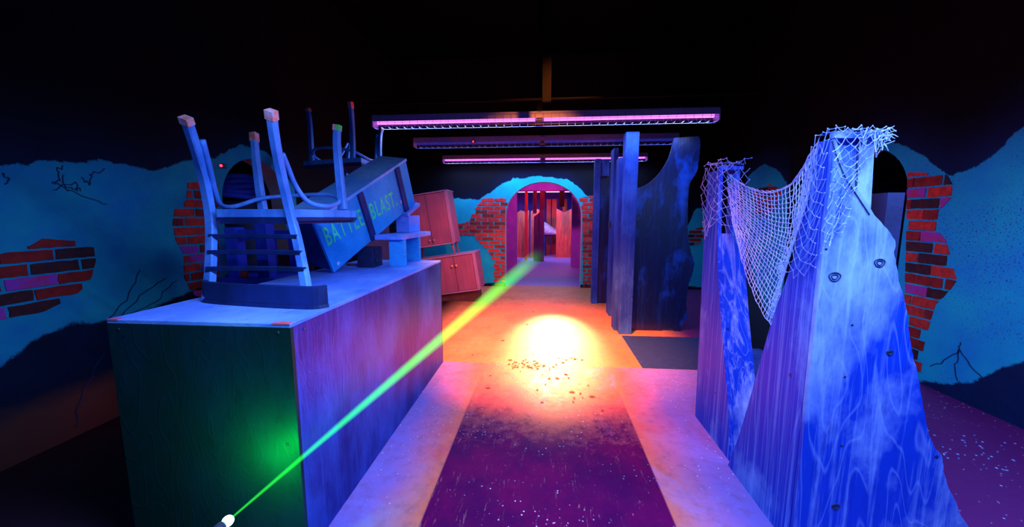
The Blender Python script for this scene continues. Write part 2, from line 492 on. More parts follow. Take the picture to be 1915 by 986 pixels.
for c in ([(120, 310), (105, 320), (110, 335), (95, 345), (130, 350), (145, 358)], [(150, 335), (165, 345), (172, 325), (195, 315)], [(115, 330), (125, 355), (160, 370), (200, 382)], [(95, 355), (140, 340), (150, 358)],
          [(205, 595), (235, 560), (262, 505)], [(225, 590), (270, 545), (310, 520)], [(240, 588), (290, 565), (330, 525)], [(0, 325), (14, 330), (8, 345)], [(145, 800), (143, 770), (160, 720), (195, 660)]):
    strip(bm, crack(pl(*c)), tl, .006, Vector((.003, 0, 0)), 5)
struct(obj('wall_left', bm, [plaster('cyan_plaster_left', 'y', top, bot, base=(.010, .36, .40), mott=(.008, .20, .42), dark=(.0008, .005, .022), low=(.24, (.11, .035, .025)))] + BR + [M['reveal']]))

# right wall
tr = lambda s, z: Vector((XR, s, z))
pr = lambda *P: [(on('x', XR, *p).y, on('x', XR, *p).z) for p in P]
top = [(YN, 2.15), (1.5, 2.1), (2.6, 2.12)] + pr((1915, 237), (1880, 268), (1830, 305), (1780, 330), (1735, 300), (1700, 272), (1640, 258)) + [(4.7, 1.95), (4.8, .2), (5.2, .2)] + pr((1475, 350), (1460, 322), (1430, 305), (1400, 328), (1392, 352)) + [(6.5, .3), (7.45, .3)]
bot = [(YN, .5), (2.2, .42)] + pr((1915, 680), (1880, 690), (1830, 712), (1780, 720), (1720, 712)) + [(4.7, .05), (5.2, .05)] + pr((1455, 640), (1440, 610), (1420, 560), (1405, 500), (1393, 430)) + [(6.6, 1.2), (7.45, 1.0)]
bm = B()
wall_with_arches(bm, YN, YF, HC, [arch_notch(4.12, .47, 1.6, 2.07)], tr, (TH, 0, 0))
nx = Vector((-.007, 0, 0))
bricks(bm, pr((1698, 322), (1770, 325), (1782, 345), (1780, 370), (1755, 395), (1752, 430), (1770, 450), (1778, 480), (1790, 525), (1775, 545), (1750, 570), (1735, 620), (1725, 660), (1722, 712), (1700, 705), (1692, 600), (1696, 450)), tr, nx, .24, .092, .014, pick_mix(.14, .04))
bricks(bm, pr((1412, 356), (1440, 344), (1464, 356), (1452, 388), (1430, 408), (1410, 402)), tr, nx, .24, .08, .016, pick_mix(.1, .1))
for c in ([(1795, 655), (1785, 690), (1790, 712)], [(1795, 655), (1820, 690), (1845, 715)], [(1795, 655), (1760, 680), (1740, 685)], [(1795, 640), (1793, 658)]):
    strip(bm, crack(pr(*c), .008), tr, .006, Vector((-.003, 0, 0)), 5)
# iron ring fixed to the wall
struct(obj('wall_right', bm, [plaster('cyan_plaster_right', 'y', top, bot, base=(.010, .52, .62), specks=(.06, .02, .30), mott=(.01, .34, .64))] + BR + [M['reveal']]))

# far wall with the arched doorway
tf = lambda s, z: Vector((s, YF, z))
pf = lambda *P: [(on('y', YF, *p).x, on('y', YF, *p).z) for p in P]
top = [(-3.2, 1.74)] + pf((830, 372), (895, 372), (915, 362), (935, 345), (960, 333), (1017, 329), (1060, 335), (1085, 352), (1097, 366), (1115, 366)) + [(1.4, 1.2), (2.6, 1.0)] + pf((1290, 415), (1300, 392), (1315, 388)) + [(3.4, 1.5)]
bot = [(-3.2, .05), (3.4, .05)]
bm = B()
wall_with_arches(bm, XL - TH, XR + TH, HC, [arch_notch(-.02, .75, 1.42, 2.08)], tf, (0, TH, 0))
ny = Vector((0, -.007, 0))
bricks(bm, pf((903, 371), (953, 370), (945, 392), (944, 537), (924, 534), (923, 500), (920, 482), (912, 468), (898, 455), (885, 440), (860, 440), (846, 436), (845, 420), (865, 418), (880, 412), (882, 400), (893, 385)), tf, ny, .25, .077, .020, pick_mix(0, 0), jit=.006)
bricks(bm, pf((1082, 370), (1112, 366), (1112, 537), (1090, 537), (1089, 395)), tf, ny, .25, .077, .020, pick_mix(0, 0), .1, jit=.006)
bricks(bm, pf((1285, 430), (1315, 425), (1316, 452), (1290, 462)), tf, ny, .25, .077, .02, pick_mix(.2, 0))
struct(obj('wall_far', bm, [plaster('cyan_plaster_far', 'x', top, bot, base=(.010, .60, .62), dark=(.0007, .004, .02), blk=.3, mott=(.008, .42, .62))] + BR + [M['reveal']]))

# rooms behind the side arches
navy = paint('navy_back_wall', (.004, .03, .12), (.008, .06, .2), 3)
bm = B()
box(bm, (XL - 2.1, 2.4, 0), (XL - 2.0, 6.0, HC)); box(bm, (XL - 2.0, 2.3, 0), (XL - TH, 2.4, HC)); box(bm, (XL - 2.0, 6.0, 0), (XL - TH, 6.1, HC))
struct(obj('wall_left_alcove', bm, navy))
bm = B()
box(bm, (XR + TH, 6.0, 0), (XR + 2.0, 6.1, HC)); box(bm, (XR + 2.0, 2.4, 0), (XR + 2.1, 6.1, HC)); box(bm, (XR + TH, 2.3, 0), (XR + 2.0, 2.4, HC))
ta = lambda s, z: Vector((s, 6.0, z))
bricks(bm, [(XR + .3, .2), (XR + 1.9, .2), (XR + 1.9, 1.0), (XR + .3, 1.15)], ta, Vector((0, -.007, 0)), .24, .09, .014, lambda a, r: 3)
struct(obj('wall_right_alcove', bm, [paint('blue_back_wall', (.003, .03, .09), (.005, .05, .14), 3)] + BR + [M['reveal']]))
# far room
mauve = paint('mauve_wall', (.42, .10, .50), (.52, .14, .55), 4, rough=.8)
bm = B()
box(bm, (-2.3, YF + TH, 0), (-2.2, 15, HC)); struct(obj('wall_far_room_left', bm, mauve))
bm = B()
box(bm, (2.2, YF + TH, 0), (2.3, 15, HC)); struct(obj('wall_far_room_right', bm, mauve))
bm = B()
box(bm, (-2.2, 14.9, 0), (2.2, 15, HC)); struct(obj('wall_far_room_back', bm, paint('blue_violet_wall', (.08, .07, .6), (.12, .12, .7), 4)))
bm = B()
prism(bm, [Vector((s, 10.55, z)) for s, z in [(-2.2, 0), (-.77, 0), (-.77, 2.12), (.76, 2.12), (.76, 0), (2.2, 0), (2.2, HC), (-2.2, HC)]], (0, .15, 0))
struct(obj('wall_far_room_portal', bm, mauve))

# ------------------------------------------------------------------ lamps
def area(name, loc, sx, sy, power, col, rot, parent, spread=pi):
    l = bpy.data.lights.new(name, 'AREA'); l.shape = 'RECTANGLE'; l.size = sx; l.size_y = sy
    l.energy = power; l.color = col; l.spread = spread
    o = bpy.data.objects.new(name, l); COL.objects.link(o)
    o.matrix_world = Matrix.Translation(loc) @ rot.to_4x4()
    if parent is not None:
        o.parent = parent; o.matrix_parent_inverse = MW[parent.name].inverted()
    return o

def fixture(x0, x1, y, z, tubemat, power, label, yaw=0.0, dim=False, grid=True, group='caged blacklight battens'):
    mid = (x0 + x1) / 2
    t = thing('blacklight_batten', label, 'light', (mid, y, z + .10), group=group)
    bm = B()   # folded reflector tray, open below
    a = [(-.075, -.005), (-.05, .07), (.05, .07), (.075, -.005), (.069, -.005), (.046, .062), (-.046, .062), (-.069, -.005)]
    prism(bm, [Vector((x0, y + p, z + .02 + q)) for p, q in a], (x1 - x0, 0, 0))
    for xx in (x0 - .008, x1 - .004):
        prism(bm, [Vector((xx, y + p, z + .02 + q)) for p, q in [(-.075, -.06), (-.05, .07), (.05, .07), (.075, -.06)]], (.012, 0, 0))
    obj('reflector', bm, M['reflector'], t)
    bm = B(); box(bm, (mid - .03, y - .055, z - .02), (mid + .03, y + .055, z + .085), bev=.004); obj('centre_socket', bm, M['metal'], t)
    for (a0, a1) in ((x0 + .03, mid - .05), (mid + .05, x1 - .03)):
        bm = B(); lathe(bm, [(.004, a0), (.025, a0), (.025, a1), (.004, a1)], (0, y, z + .02), 'x', 12)
        tb = obj('tube', bm, tubemat, t)
        if power:
            area('tube_light', ((a0 + a1) / 2, y, z - .035), a1 - a0, .05, power, UV, Matrix.Identity(3), t)
    if grid:
        bm = B()
        n = int((x1 - x0) / .085)
        for k in range(n + 1):
            xx = x0 + (x1 - x0) * k / n
            sweep(bm, [(xx, y - .078, z + .07), (xx, y - .082, z + .0), (xx, y - .05, z - .045), (xx, y + .05, z - .045), (xx, y + .082, z), (xx, y + .078, z + .07)], lambda i, t: [(-.0016, -.0016), (.0016, -.0016), (.0016, .0016), (-.0016, .0016)], up=(1, 0, 0))
        for dy, dz in ((-.082, .0), (-.05, -.045), (.05, -.045), (.082, 0), (-.079, .07), (.079, .07)):
            sweep(bm, [(x0, y + dy, z + dz), (x1, y + dy, z + dz)], lambda i, t: [(-.0018, -.0018), (.0018, -.0018), (.0018, .0018), (-.0018, .0018)])
        obj('wire_guard', bm, M['wire'], t)
    bm = B(); box(bm, (mid - .03, y - .02, z + .09), (mid + .03, y + .02, HC)); obj('hanger', bm, M['soot'], t)
    return t

ZL = 2.45
fixture(-1.93, 1.80, 4.28, ZL, M['tube'], P_UV, 'large caged violet tube light nearest the camera, with both tubes glowing')
fixture(-1.89, 1.81, 5.50, ZL, M['tube_dim'], P_UV_DIM, 'caged tube light hanging second, dim and blue with unlit tubes')
fixture(-1.90, 1.82, 7.10, ZL, M['tube'], P_UV, 'caged violet tube light farthest back, just above the arched doorway')
fixture(-1.0, 2.7, .98, 2.24, M['tube'], P_UV_NEAR, 'caged violet tube light above the wooden pillars, out of the picture', grid=False)
fixture(-1.2, 1.2, 12.35, 2.19, M['tube_far'], P_UV_FAR, 'pale violet tube light in the room beyond the archway', grid=False)

def par_can(name, loc, target, power, col, angle, blend, label, r=.09, group='ceiling spotlights'):
    loc = Vector(loc); d = (Vector(target) - loc).normalized()
    rot = d.to_track_quat('-Z', 'Y').to_matrix()
    t = thing(name, label, 'spotlight', loc, rot.to_4x4(), group)
    bm = B()
    prof = [(r * .55, .20), (r * .8, .17), (r, .08), (r, -.10), (r * .93, -.10), (r * .93, .06), (.01, .07)]
    lathe(bm, prof, (0, 0, 0), 'z', 20); bm.transform(MW[t.name]); obj('can', bm, M['metal'], t)
    bm = B(); sweep(bm, [(-r - .01, 0, 0), (-r - .01, 0, .12), (0, 0, .26), (r + .01, 0, .12), (r + .01, 0, 0)], lambda i, q: [(-.012, -.003), (.012, -.003), (.012, .003), (-.012, .003)], up=(0, 1, 0))
    bm.transform(MW[t.name]); obj('yoke', bm, M['metal'], t)
    bm = B(); top_ = MW[t.name] @ Vector((0, 0, .26)); sweep(bm, [top_, (top_.x, top_.y, HC if loc.z > 1 else 0)], .012); obj('stem', bm, M['metal'], t)
    l = bpy.data.lights.new('spot', 'SPOT'); l.energy = power; l.color = col; l.spot_size = radians(angle); l.spot_blend = blend; l.shadow_soft_size = .05
    o = bpy.data.objects.new('spot_light', l); COL.objects.link(o); o.matrix_world = Matrix.Translation(loc) @ rot.to_4x4()
    o.parent = t; o.matrix_parent_inverse = MW[t.name].inverted()
    return t
par_can('spotlight', (.27, 9.2, 2.44), (.12, 4.15, 0), P_CORE, CORE, 14, 1.0, 'black can spotlight hung in the far room, shining low through the archway onto the path')
par_can('spotlight', (-.12, 2.45, 3.2), (.02, 4.0, 0), P_ORANGE, ORANGE, 56, 1.0, 'black can spotlight on the ceiling beside the narrow one, washing the path')
par_can('spotlight', (.45, 2.5, 3.1), (-.75, 5.8, .7), P_ORANGE_FLOOD, ORANGE, 44, .9, 'black can spotlight on the ceiling aimed at the archway')
par_can('spotlight', (.35, 1.6, 3.4), (.92, 3.05, 0), P_RED, RED, 38, 1.0, 'black can spotlight on the ceiling aimed at the floor beside the farther plywood pillar')
par_can('spotlight', (.15, .9, 3.2), (.06, 2.2, 0), P_RED_STRIP, (1.0, .08, .04), 48, 1.0, 'black can spotlight on the ceiling above the dark floor strip')
par_can('spotlight', (.3, 11.0, 3.0), (.0, 13.2, 1.2), P_RED_FAR, RED, 80, .7, 'black can spotlight in the far room aimed at the red boards')
par_can('spotlight', (0.0, 8.4, 3.0), (0, 10.6, 1.0), P_MAGENTA, MAGENTA, 110, .7, 'black can spotlight in the far room behind the archway wall')

par_can('spotlight', (-2.35, 2.45, .30), (-3.0, 2.08, .10), P_LOW, (1.0, .08, .04), 64, 1.0, 'small can spotlight on the floor behind the platform, aimed at the left wall', .05, None)
# ------------------------------------------------------------------ plinth
t = thing('plywood_plinth', 'large blue plywood box platform carrying the upturned chair and the crate', 'platform', (-1.36, 2.38, 0))
px0, px1, py0, py1, pz = -1.75, -.97, 1.32, 3.44, 1.0
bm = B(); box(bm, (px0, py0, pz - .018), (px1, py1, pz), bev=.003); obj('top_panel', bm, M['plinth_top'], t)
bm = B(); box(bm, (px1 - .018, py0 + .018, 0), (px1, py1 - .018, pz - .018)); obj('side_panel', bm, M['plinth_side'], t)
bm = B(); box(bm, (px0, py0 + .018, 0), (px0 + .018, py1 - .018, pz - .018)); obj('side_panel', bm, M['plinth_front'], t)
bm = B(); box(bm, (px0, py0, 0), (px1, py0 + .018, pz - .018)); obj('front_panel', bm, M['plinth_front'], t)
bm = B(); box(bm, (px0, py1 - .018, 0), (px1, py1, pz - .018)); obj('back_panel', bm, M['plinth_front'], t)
for (xa, w_, h_) in ((px1 - .075, .073, .005), (px0 + .002, .05, .005)):
    bm = B(); box(bm, (xa, py0 - .0012, pz - h_), (xa + w_, py0 + .03, pz + .0008)); obj('red_corner_strip', bm, M['edge_red'], t, 'red front corner edge')
for xx, zz in ((-1.70, .96), (-1.02, .965), (-1.02, .5)):
    bm = B(); lathe(bm, [(.006, py0 - .002), (.006, py0), (.002, py0 + .001)], (xx, 0, zz), 'y', 8); obj('screw', bm, M['metal'], t)
for yy in (1.4, 2.0, 2.6, 3.2):
    bm = B(); lathe(bm, [(.002, px1 - .001), (.006, px1), (.006, px1 + .002)], (0, yy, .955), 'x', 8); obj('screw', bm, M['metal'], t)

# ------------------------------------------------------------------ upturned chair
def pxs(L): return [on('y', y, x, v) for x, v, y in L]
ch = thing('upturned_chair', 'grey-blue wooden chair standing upside down on the front end of the plywood platform', 'chair', (-1.36, 1.65, 1.0), group='upside-down chairs')
CH, CHD = M['chair'], M['chair_shaded']
def post(L, w0, w1, d, name, tips=None, mat=None):
    bm = B(); P = smooth(pxs(L), 5); n = len(P)
    for p in P: p.z = max(p.z, 1.012)
    def pf_(i, t):
        w = w0 + (w1 - w0) * t
        return [(-w / 2 + .006, -d / 2), (w / 2 - .006, -d / 2), (w / 2, -d / 2 + .006), (w / 2, d / 2 - .006), (w / 2 - .006, d / 2), (-w / 2 + .006, d / 2), (-w / 2, d / 2 - .006), (-w / 2, -d / 2 + .006)]
    sweep(bm, P, pf_, up=(0, 1, 0)); o = obj(name, bm, mat or CH, ch)
    for (mt, a, b, dx) in tips or []:
        bm = B(); q0 = P[0] + (P[0] - P[1]).normalized() * .004; q1 = P[0].lerp(P[2], .9)
        w = w0 + .002
        sweep(bm, [q0 + Vector((dx, 0, 0)), q1 + Vector((dx, 0, 0))], lambda i, t: [(-w / 2 * a, -d / 2 - .001), (w / 2 * b, -d / 2 - .001), (w / 2 * b, d / 2 + .001), (-w / 2 * a, d / 2 + .001)], up=(0, 1, 0))
        obj('foot_end', bm, mt, o, 'orange foot end' if mt is M['tip'] else 'green foot side')
    return o
post([(347, 221, 1.60), (361, 262, 1.66), (378, 320, 1.76), (390, 380, 1.82), (395, 430, 1.82), (394, 500, 1.74), (389, 562, 1.64)], .042, .052, .034, 'back_post', [(M['tip'], 1, 1, 0)])
post([(507, 208, 1.58), (514, 262, 1.64), (527, 330, 1.73), (543, 400, 1.79), (556, 450, 1.78), (568, 510, 1.69), (577, 568, 1.60)], .038, .046, .034, 'back_post', [(M['tip'], 1, 1, 0)])
post([(475, 250, 2.28), (479, 300, 2.25), (485, 350, 2.22), (492, 394, 2.20)], .036, .05, .036, 'front_leg', [(M['tip'], 1, 1, 0)])
post([(631, 235, 2.2), (630, 270, 2.2), (635, 330, 2.19), (641, 392, 2.18)], .036, .05, .036, 'front_leg', [(M['tip'], 1, .2, 0), (M['tip_green'], -.25, 1, 0)])
# seat, apron and padded underside (upside down: the sitting face is below)
zs = on('y', 1.8, 480, 398).z
x0 = on('y', 1.80, 408, 400).x; x1 = on('y', 1.8, 553, 400).x; x2 = on('y', 2.22, 656, 400).x; x3 = on('y', 2.22, 470, 400).x
def seat_out(g, z):
    return smooth([Vector((x0 - g, 1.79, z)), Vector((x3 - g, 2.18, z)), Vector((x3 + .03, 2.24 + g, z)), Vector((x2 - .03, 2.24 + g, z)), Vector((x2 + g, 2.18, z)), Vector((x1 + g, 1.80, z))], 4)
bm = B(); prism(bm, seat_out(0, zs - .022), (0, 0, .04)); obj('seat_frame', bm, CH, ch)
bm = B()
prism(bm, seat_out(.004, zs - .024), (0, 0, -.018)); prism(bm, seat_out(-.012, zs - .042), (0, 0, -.014)); obj('seat', bm, M['chair_shaded'], ch)
# slats of the backrest
for (xa, xb, yy, dpt) in ((392, 556, 442, 1.80), (390, 563, 472, 1.76), (387, 570, 503, 1.71)):
    a = on('y', dpt, xa, yy); b = on('y', dpt - .03, xb, yy + 1)
    m_ = (a + b) / 2 + Vector((0, .03, 0))
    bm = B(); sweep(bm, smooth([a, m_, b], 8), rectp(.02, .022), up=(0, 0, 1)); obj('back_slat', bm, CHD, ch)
# curved crest rail resting on the platform
a = on('y', 1.66, 381, 548); b = on('y', 1.54, 592, 552)
P = smooth([Vector((a.x - .01, 1.72, 1.05)), Vector((a.x + .04, 1.64, 1.05)), Vector(((a.x + b.x) / 2, 1.585, 1.05)), Vector((b.x - .05, 1.56, 1.05)), Vector((b.x + .01, 1.60, 1.05))], 6)
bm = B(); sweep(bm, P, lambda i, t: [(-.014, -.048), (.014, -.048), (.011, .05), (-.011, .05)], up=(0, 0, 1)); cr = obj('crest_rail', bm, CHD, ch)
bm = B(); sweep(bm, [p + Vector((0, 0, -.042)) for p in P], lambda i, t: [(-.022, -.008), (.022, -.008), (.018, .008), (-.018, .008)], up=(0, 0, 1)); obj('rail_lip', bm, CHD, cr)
# bentwood brace hoop
L = [(379, 262, 1.69), (392, 312, 1.76), (402, 355, 1.83), (413, 383, 1.90), (440, 386, 2.02), (490, 371, 2.18), (550, 366, 2.28), (605, 364, 2.28), (630, 369, 2.2), (632, 380, 2.1), (608, 386, 2.0), (576, 377, 1.92), (553, 348, 1.84), (538, 312, 1.77), (528, 288, 1.72)]
bm = B(); sweep(bm, smooth(pxs(L), 4), .0125, up=(.1, .2, 1)); obj('bentwood_brace', bm, CH, ch, sm=True)

# ------------------------------------------------------------------ crate
A0 = Vector((-1.513, 2.564, 1.003)); U = Vector((.25888, .84107, .47496)).normalized(); V = Vector((.00178, -.49214, .87052)); V = (V - U * U.dot(V)).normalized(); N = U.cross(V)
LC, HCr, WC = 1.116, .4165, .27
def cr_box(bm, u0, u1, v0, v1, n0, n1, mi=0):
    pts = [A0 + U * u0 + V * v0 + N * n0, A0 + U * u1 + V * v0 + N * n0, A0 + U * u1 + V * v1 + N * n0, A0 + U * u0 + V * v1 + N * n0]
    return prism(bm, pts, N * (n1 - n0), mi)
rotc = Matrix((U, N, V)).transposed()
if rotc.determinant() < 0: rotc = Matrix((U, -N, V)).transposed()
ct = thing('stencilled_crate', 'tilted blue wooden crate with green stencilled lettering, leaning on the small bench', 'crate', A0, rotc.to_4x4())
lift = .012
th = .02
def part(name, mat, *b, parent=None, label=None):
    bm = B(); cr_box(bm, *b); return obj(name, bm, mat, parent or ct, label)
front = part('front_board', M['crate'], 0, LC, .004, HCr, -th, 0)
part('back_board', M['crate'], 0, LC, .004, HCr, -WC, -WC + th)
part('lid', M['crate_lid'], -.006, LC + .006, HCr, HCr + .022, -WC - .005, .008)
part('base_board', M['crate'], th, LC - th, .006, .026, -WC + th, -th)
part('end_board', M['crate_dark'], 0, th, .026, HCr, -WC + th, -th)
part('end_board', M['crate'], LC - th, LC, .026, HCr, -WC + th, -th)
for u in (.435, .93):
    part('batten', M['crate_dark'], u, u + .055, .006, HCr, 0, .02)
part('end_ledge', M['plinth_top'], LC - .20, LC + .012, -.026, .004, -WC, .045, label='pale worn ledge under raised end')
part('corner_label', M['cloth_white'], .05, .075, .03, .055, 0, .002, label='small white paper tag')
part('corner_label', M['cloth_white'], .915, .928, .10, .13, 0, .002, label='small white paper tag')
# stencilled words
def letters(txt, size, parent, name, mat, origin, ex, ey, en, sx=1.0):
    cu = bpy.data.curves.new(name, 'FONT'); cu.body = txt; cu.size = size; cu.extrude = .0008; cu.offset = .003; cu.space_character = 1.2
    tmp = bpy.data.objects.new(name + '_tmp', cu); COL.objects.link(tmp)
    dg = bpy.context.evaluated_depsgraph_get(); dg.update()
    me = bpy.data.meshes.new_from_object(tmp.evaluated_get(dg)); bpy.data.objects.remove(tmp)
    bm = B(); bm.from_mesh(me)
    for v in bm.verts: v.co = origin + ex * (v.co.x * sx) + ey * v.co.y + en * (v.co.z + .0012)
    return obj(name, bm, mat, parent)
ang = radians(-7)
ex = U * cos(ang) + V * sin(ang); ey = -U * sin(ang) * .2 + V
ey.normalize()
letters('BATTLE', .195, front, 'stencil_lettering', M['letter'], A0 + U * .03 + V * .215, ex, ey, N, .52)
letters('BLAST.', .195, front, 'stencil_lettering', M['letter'], A0 + U * .515 + V * .155, ex, ey, N, .52)

# ------------------------------------------------------------------ bench, blocks under the crate
bt = thing('small_bench', 'small blue two-legged plank bench standing on the far end of the platform', 'bench', (-1.24, 3.22, 1.0))
bm = B(); box(bm, (-1.37, 2.93, 1.222), (-1.14, 3.70, 1.262), bev=.003); obj('seat', bm, M['plinth_top'], bt)
for yy in (2.97, 3.33):
    bm = B(); box(bm, (-1.27, yy, 1.0), (-1.14, yy + .05, 1.222), bev=.003); obj('leg', bm, M['crate'], bt)
bm = B(); box(bm, (-1.36, 3.36, 1.2635), (-1.235, 3.66, 1.420), bev=.004)
tag(obj('wooden_block', bm, M['plinth_top']), 'square wooden block on the small bench, under the raised crate end', 'block')
t = thing('support_box', 'dark upright wooden box with metal catches under the middle of the crate', 'box', (-1.45, 2.93, 1.0))
bm = B(); box(bm, (-1.50, 2.88, 1.0), (-1.365, 3.05, 1.16), bev=.004); obj('body', bm, M['black_wood'], t)
for zz in (1.04, 1.11):
    bm = B(); box(bm, (-1.365, 2.91, zz), (-1.352, 2.95, zz + .035), bev=.003); obj('catch', bm, M['metal'], t)
bm = B(); lathe(bm, [(.004, -1.66), (.009, -1.655), (.009, -1.56), (.004, -1.55)], (0, 3.0, 1.009), 'x', 10); tag(obj('orange_stick', bm, M['tip']), 'thin orange stick lying on the platform beneath the crate', 'stick')
# second upturned chair on a low dark box
bm = B(); box(bm, (-2.30, 3.55, 0), (-1.80, 4.25, 1.50), bev=.006)
for zz in (.3, .6, .9, 1.2): box(bm, (-2.29, 3.543, zz), (-1.81, 3.55, zz + .02)); box(bm, (-1.80, 3.56, zz), (-1.793, 4.24, zz + .02))
tag(obj('dark_box', bm, M['black_wood']), 'tall dark wooden box behind the platform, under the second upside-down chair', 'box')

# ------------------------------------------------------------------ cabinets
def cabinet(name, label, pivot, roll, width, depth, height, ndoor, base, legs, door_w, base_y, group):
    R_ = Matrix.Rotation(-roll, 4, 'Y')
    t = thing(name, label, 'cabinet', pivot, R_, group)
    T = MW[t.name]
    def P_(nm, mat, boxes, parent=None, lab=None, bev=.003):
        bm = B()
        for lo, hi in boxes: box(bm, lo, hi, bev=bev)
        bm.transform(T); return obj(nm, bm, mat, parent or t, lab)
    z0 = base
    P_('body', M['cabinet'], [((-width, .02, z0), (0, depth, z0 + height))])
    P_('top', M['cabinet_edge'], [((-width - .012, -.015, z0 + height), (.012, depth, z0 + height + .022))])
    P_('side_frame', M['cabinet_edge'], [((-.045, -.012, z0), (.008, .02, z0 + height)), ((-width - .008, -.012, z0), (-width + .045, .02, z0 + height)), ((-width, -.012, z0 - .012), (0, .02, z0 + .01))])
    for k in range(ndoor):
        xa = -.047 - (k + 1) * door_w; xb = -.047 - k * door_w
        d = P_('door', M['cabinet'], [((xa + .004, -.004, z0 + .014), (xb - .004, .02, z0 + height - .008))])
        left_knob = (k % 2 == 0)
        kx = xa + .035 if left_knob else xb - .035
        bm = B(); kz = z0 + height * base_y
        lathe(bm, [(.008, .0), (.008, -.018), (.02, -.022), (.022, -.035), (.012, -.045), (.002, -.046)], (kx, -.004, kz), 'y', 14)
        bm.transform(T); obj('knob', bm, M['brass'] if not legs else M['cabinet_edge'], d)
    if legs:
        for lx in (-.07, -width + .07):
            for ly in (.07, depth - .07):
                bm = B(); sx = .02 if lx > -.3 else -.02
                sweep(bm, [(lx + sx, ly, 0), (lx, ly, z0)], lambda i, q: [(r * cos(2 * pi * k / 10), r * sin(2 * pi * k / 10)) for r in [.013 + .012 * q] for k in range(10)], up=(0, 1, 0)); bm.transform(T); obj('leg', bm, M['cabinet'], t)
    else:
        P_('plinth_base', M['cabinet_dark'], [((-width + .05, .05, 0), (-.08, depth - .02, z0 - .012))])
    return t
rl = radians(8.4)
# the lower cabinet leans on its left foot; its right side is lifted
wl, hl, bl = 1.0, .60, .19
p = on('y', 6.0, 898, 541); q = Matrix.Rotation(-rl, 4, 'Y') @ Vector((0, 0, bl))
piv = Vector((p.x - q.x, 6.0, p.z - q.z))
low = cabinet('low_cabinet', 'low red-brown cabinet with two orange knobs, tipped on its side edge beside the path', piv, rl, wl, .5, hl, 3, bl, False, .315, .74, 'tilted red-brown cabinets')
print('low cabinet corner z', (MW[low.name] @ Vector((-wl + .05, 0, 0))).z, piv)
p2 = MW[low.name] @ Vector((-.30, .03, bl + hl + .022))
upc = cabinet('tall_cabinet', 'red-brown two-door cabinet on tapered legs, stacked tilted on top of the low cabinet', p2, rl, .74, .42, .84, 2, .20, True, .322, .10, 'tilted red-brown cabinets')
zc = (MW[low.name] @ Vector((-wl + .05, 0, 0))).z
bm = B(); v = MW[low.name]
wedge = [v @ Vector((-.10, .1, -.008)), v @ Vector((-.55, .1, -.008))]
prism(bm, [Vector((wedge[0].x, 6.1, 0)), Vector((wedge[1].x, 6.1, 0)), wedge[1], wedge[0]], (0, .3, 0)); tag(obj('timber_wedge', bm, M['cabinet_dark']), 'dark timber wedge propping up the low red-brown cabinet', 'wedge')

# ------------------------------------------------------------------ right side: big cut panel and posts
def poly_y(Y, P): return [on('y', Y, *p) for p in P]
def wavy(P, amp, n=6, closed_idx=None):
    out = []
    for i in range(len(P) - 1):
        a, b = P[i], P[i + 1]
        for k in range(n):
            p = a.lerp(b, k / n)
            out.append(p + Vector((rr.uniform(-amp, amp), 0, rr.uniform(-amp, amp) * .4)))
    out.append(P[-1]); return out
t = thing('cut_panel', 'tall dark blue plywood panel with a ragged wavy edge, beside the path', 'panel', (1.35, 4.65, 0))
right = wavy(smooth(poly_y(4.65, [(1308, 255), (1309, 285), (1303, 320), (1290, 345), (1287, 380), (1286, 430), (1291, 465), (1298, 492), (1294, 515), (1287, 535), (1284, 560), (1285, 598)]), 3), .006, 3)
foot = [Vector((right[-1].x, 4.65, .16)), on('y', 4.65, 1272, 600), ]
zb = 0.0
xr_ = right[-1].x
outl = right + [Vector((xr_ - .05, 4.65, .13)), Vector((xr_ - .07, 4.65, 0)), Vector((xr_ - .14, 4.65, 0)), Vector((xr_ - .17, 4.65, .035)), Vector((xr_ - .28, 4.65, .035)), Vector((xr_ - .30, 4.65, 0)), Vector((.97, 4.65, 0))]
left_top = smooth(poly_y(4.65, [(1180, 354), (1206, 347), (1228, 330), (1246, 305), (1255, 283), (1260, 258)]), 4)
outl += [Vector((.97, 4.65, left_top[0].z))] + left_top[1:]
bm = B(); prism(bm, outl, (0, .03, 0)); obj('board', bm, M['panel'], t)
bm = B(); box(bm, (1.0, 4.68, .05), (1.08, 4.76, 1.7)); box(bm, (1.35, 4.68, .05), (1.43, 4.76, 1.9)); box(bm, (1.08, 4.68, .6), (1.35, 4.74, .68)); obj('rear_frame', bm, M['black_wood'], t)
x_l = on('y', 4.47, 1158, 600).x; x_r = on('y', 4.47, 1182, 600).x
t = thing('timber_post', 'tall square timber post at the left edge of the wavy blue panel', 'post', (.99, 4.55, 0), group='timber posts along the path')
bm = B(); box(bm, (x_l, 4.47, 0), (x_l + .15, 4.62, 2.36), bev=.006); obj('shaft', bm, M['post'], t)
bm = B(); box(bm, (x_l - .035, 4.62, 0), (x_l + .02, 4.80, 2.1), bev=.005); obj('side_plank', bm, M['post'], t, 'dark plank behind the post')
t = thing('timber_post', 'dark notched timber post nearest the archway on the right of the path', 'post', (.85, 6.12, 0), group='timber posts along the path')
x_a = on('y', 6.06, 1108, 500).x
bm = B(); box(bm, (x_a, 6.06, 0), (x_a + .09, 6.20, 2.30), bev=.005); obj('shaft', bm, M['post'], t)
bm = B(); box(bm, (x_a + .095, 6.10, 0), (x_a + .25, 6.22, 2.05), bev=.005); obj('side_plank', bm, M['panel'], t)
bm = B(); box(bm, (x_a + .10, 6.0, 2.03), (x_a + .21, 6.10, 2.28), bev=.006); obj('cap_block', bm, M['post'], t)
t = thing('timber_post', 'dark plank post between the notched post and the wavy panel', 'post', (.98, 5.5, 0), group='timber posts along the path')
bm = B(); box(bm, (.93, 5.30, 0), (.99, 5.55, 2.33), bev=.005); obj('shaft', bm, M['post'], t)
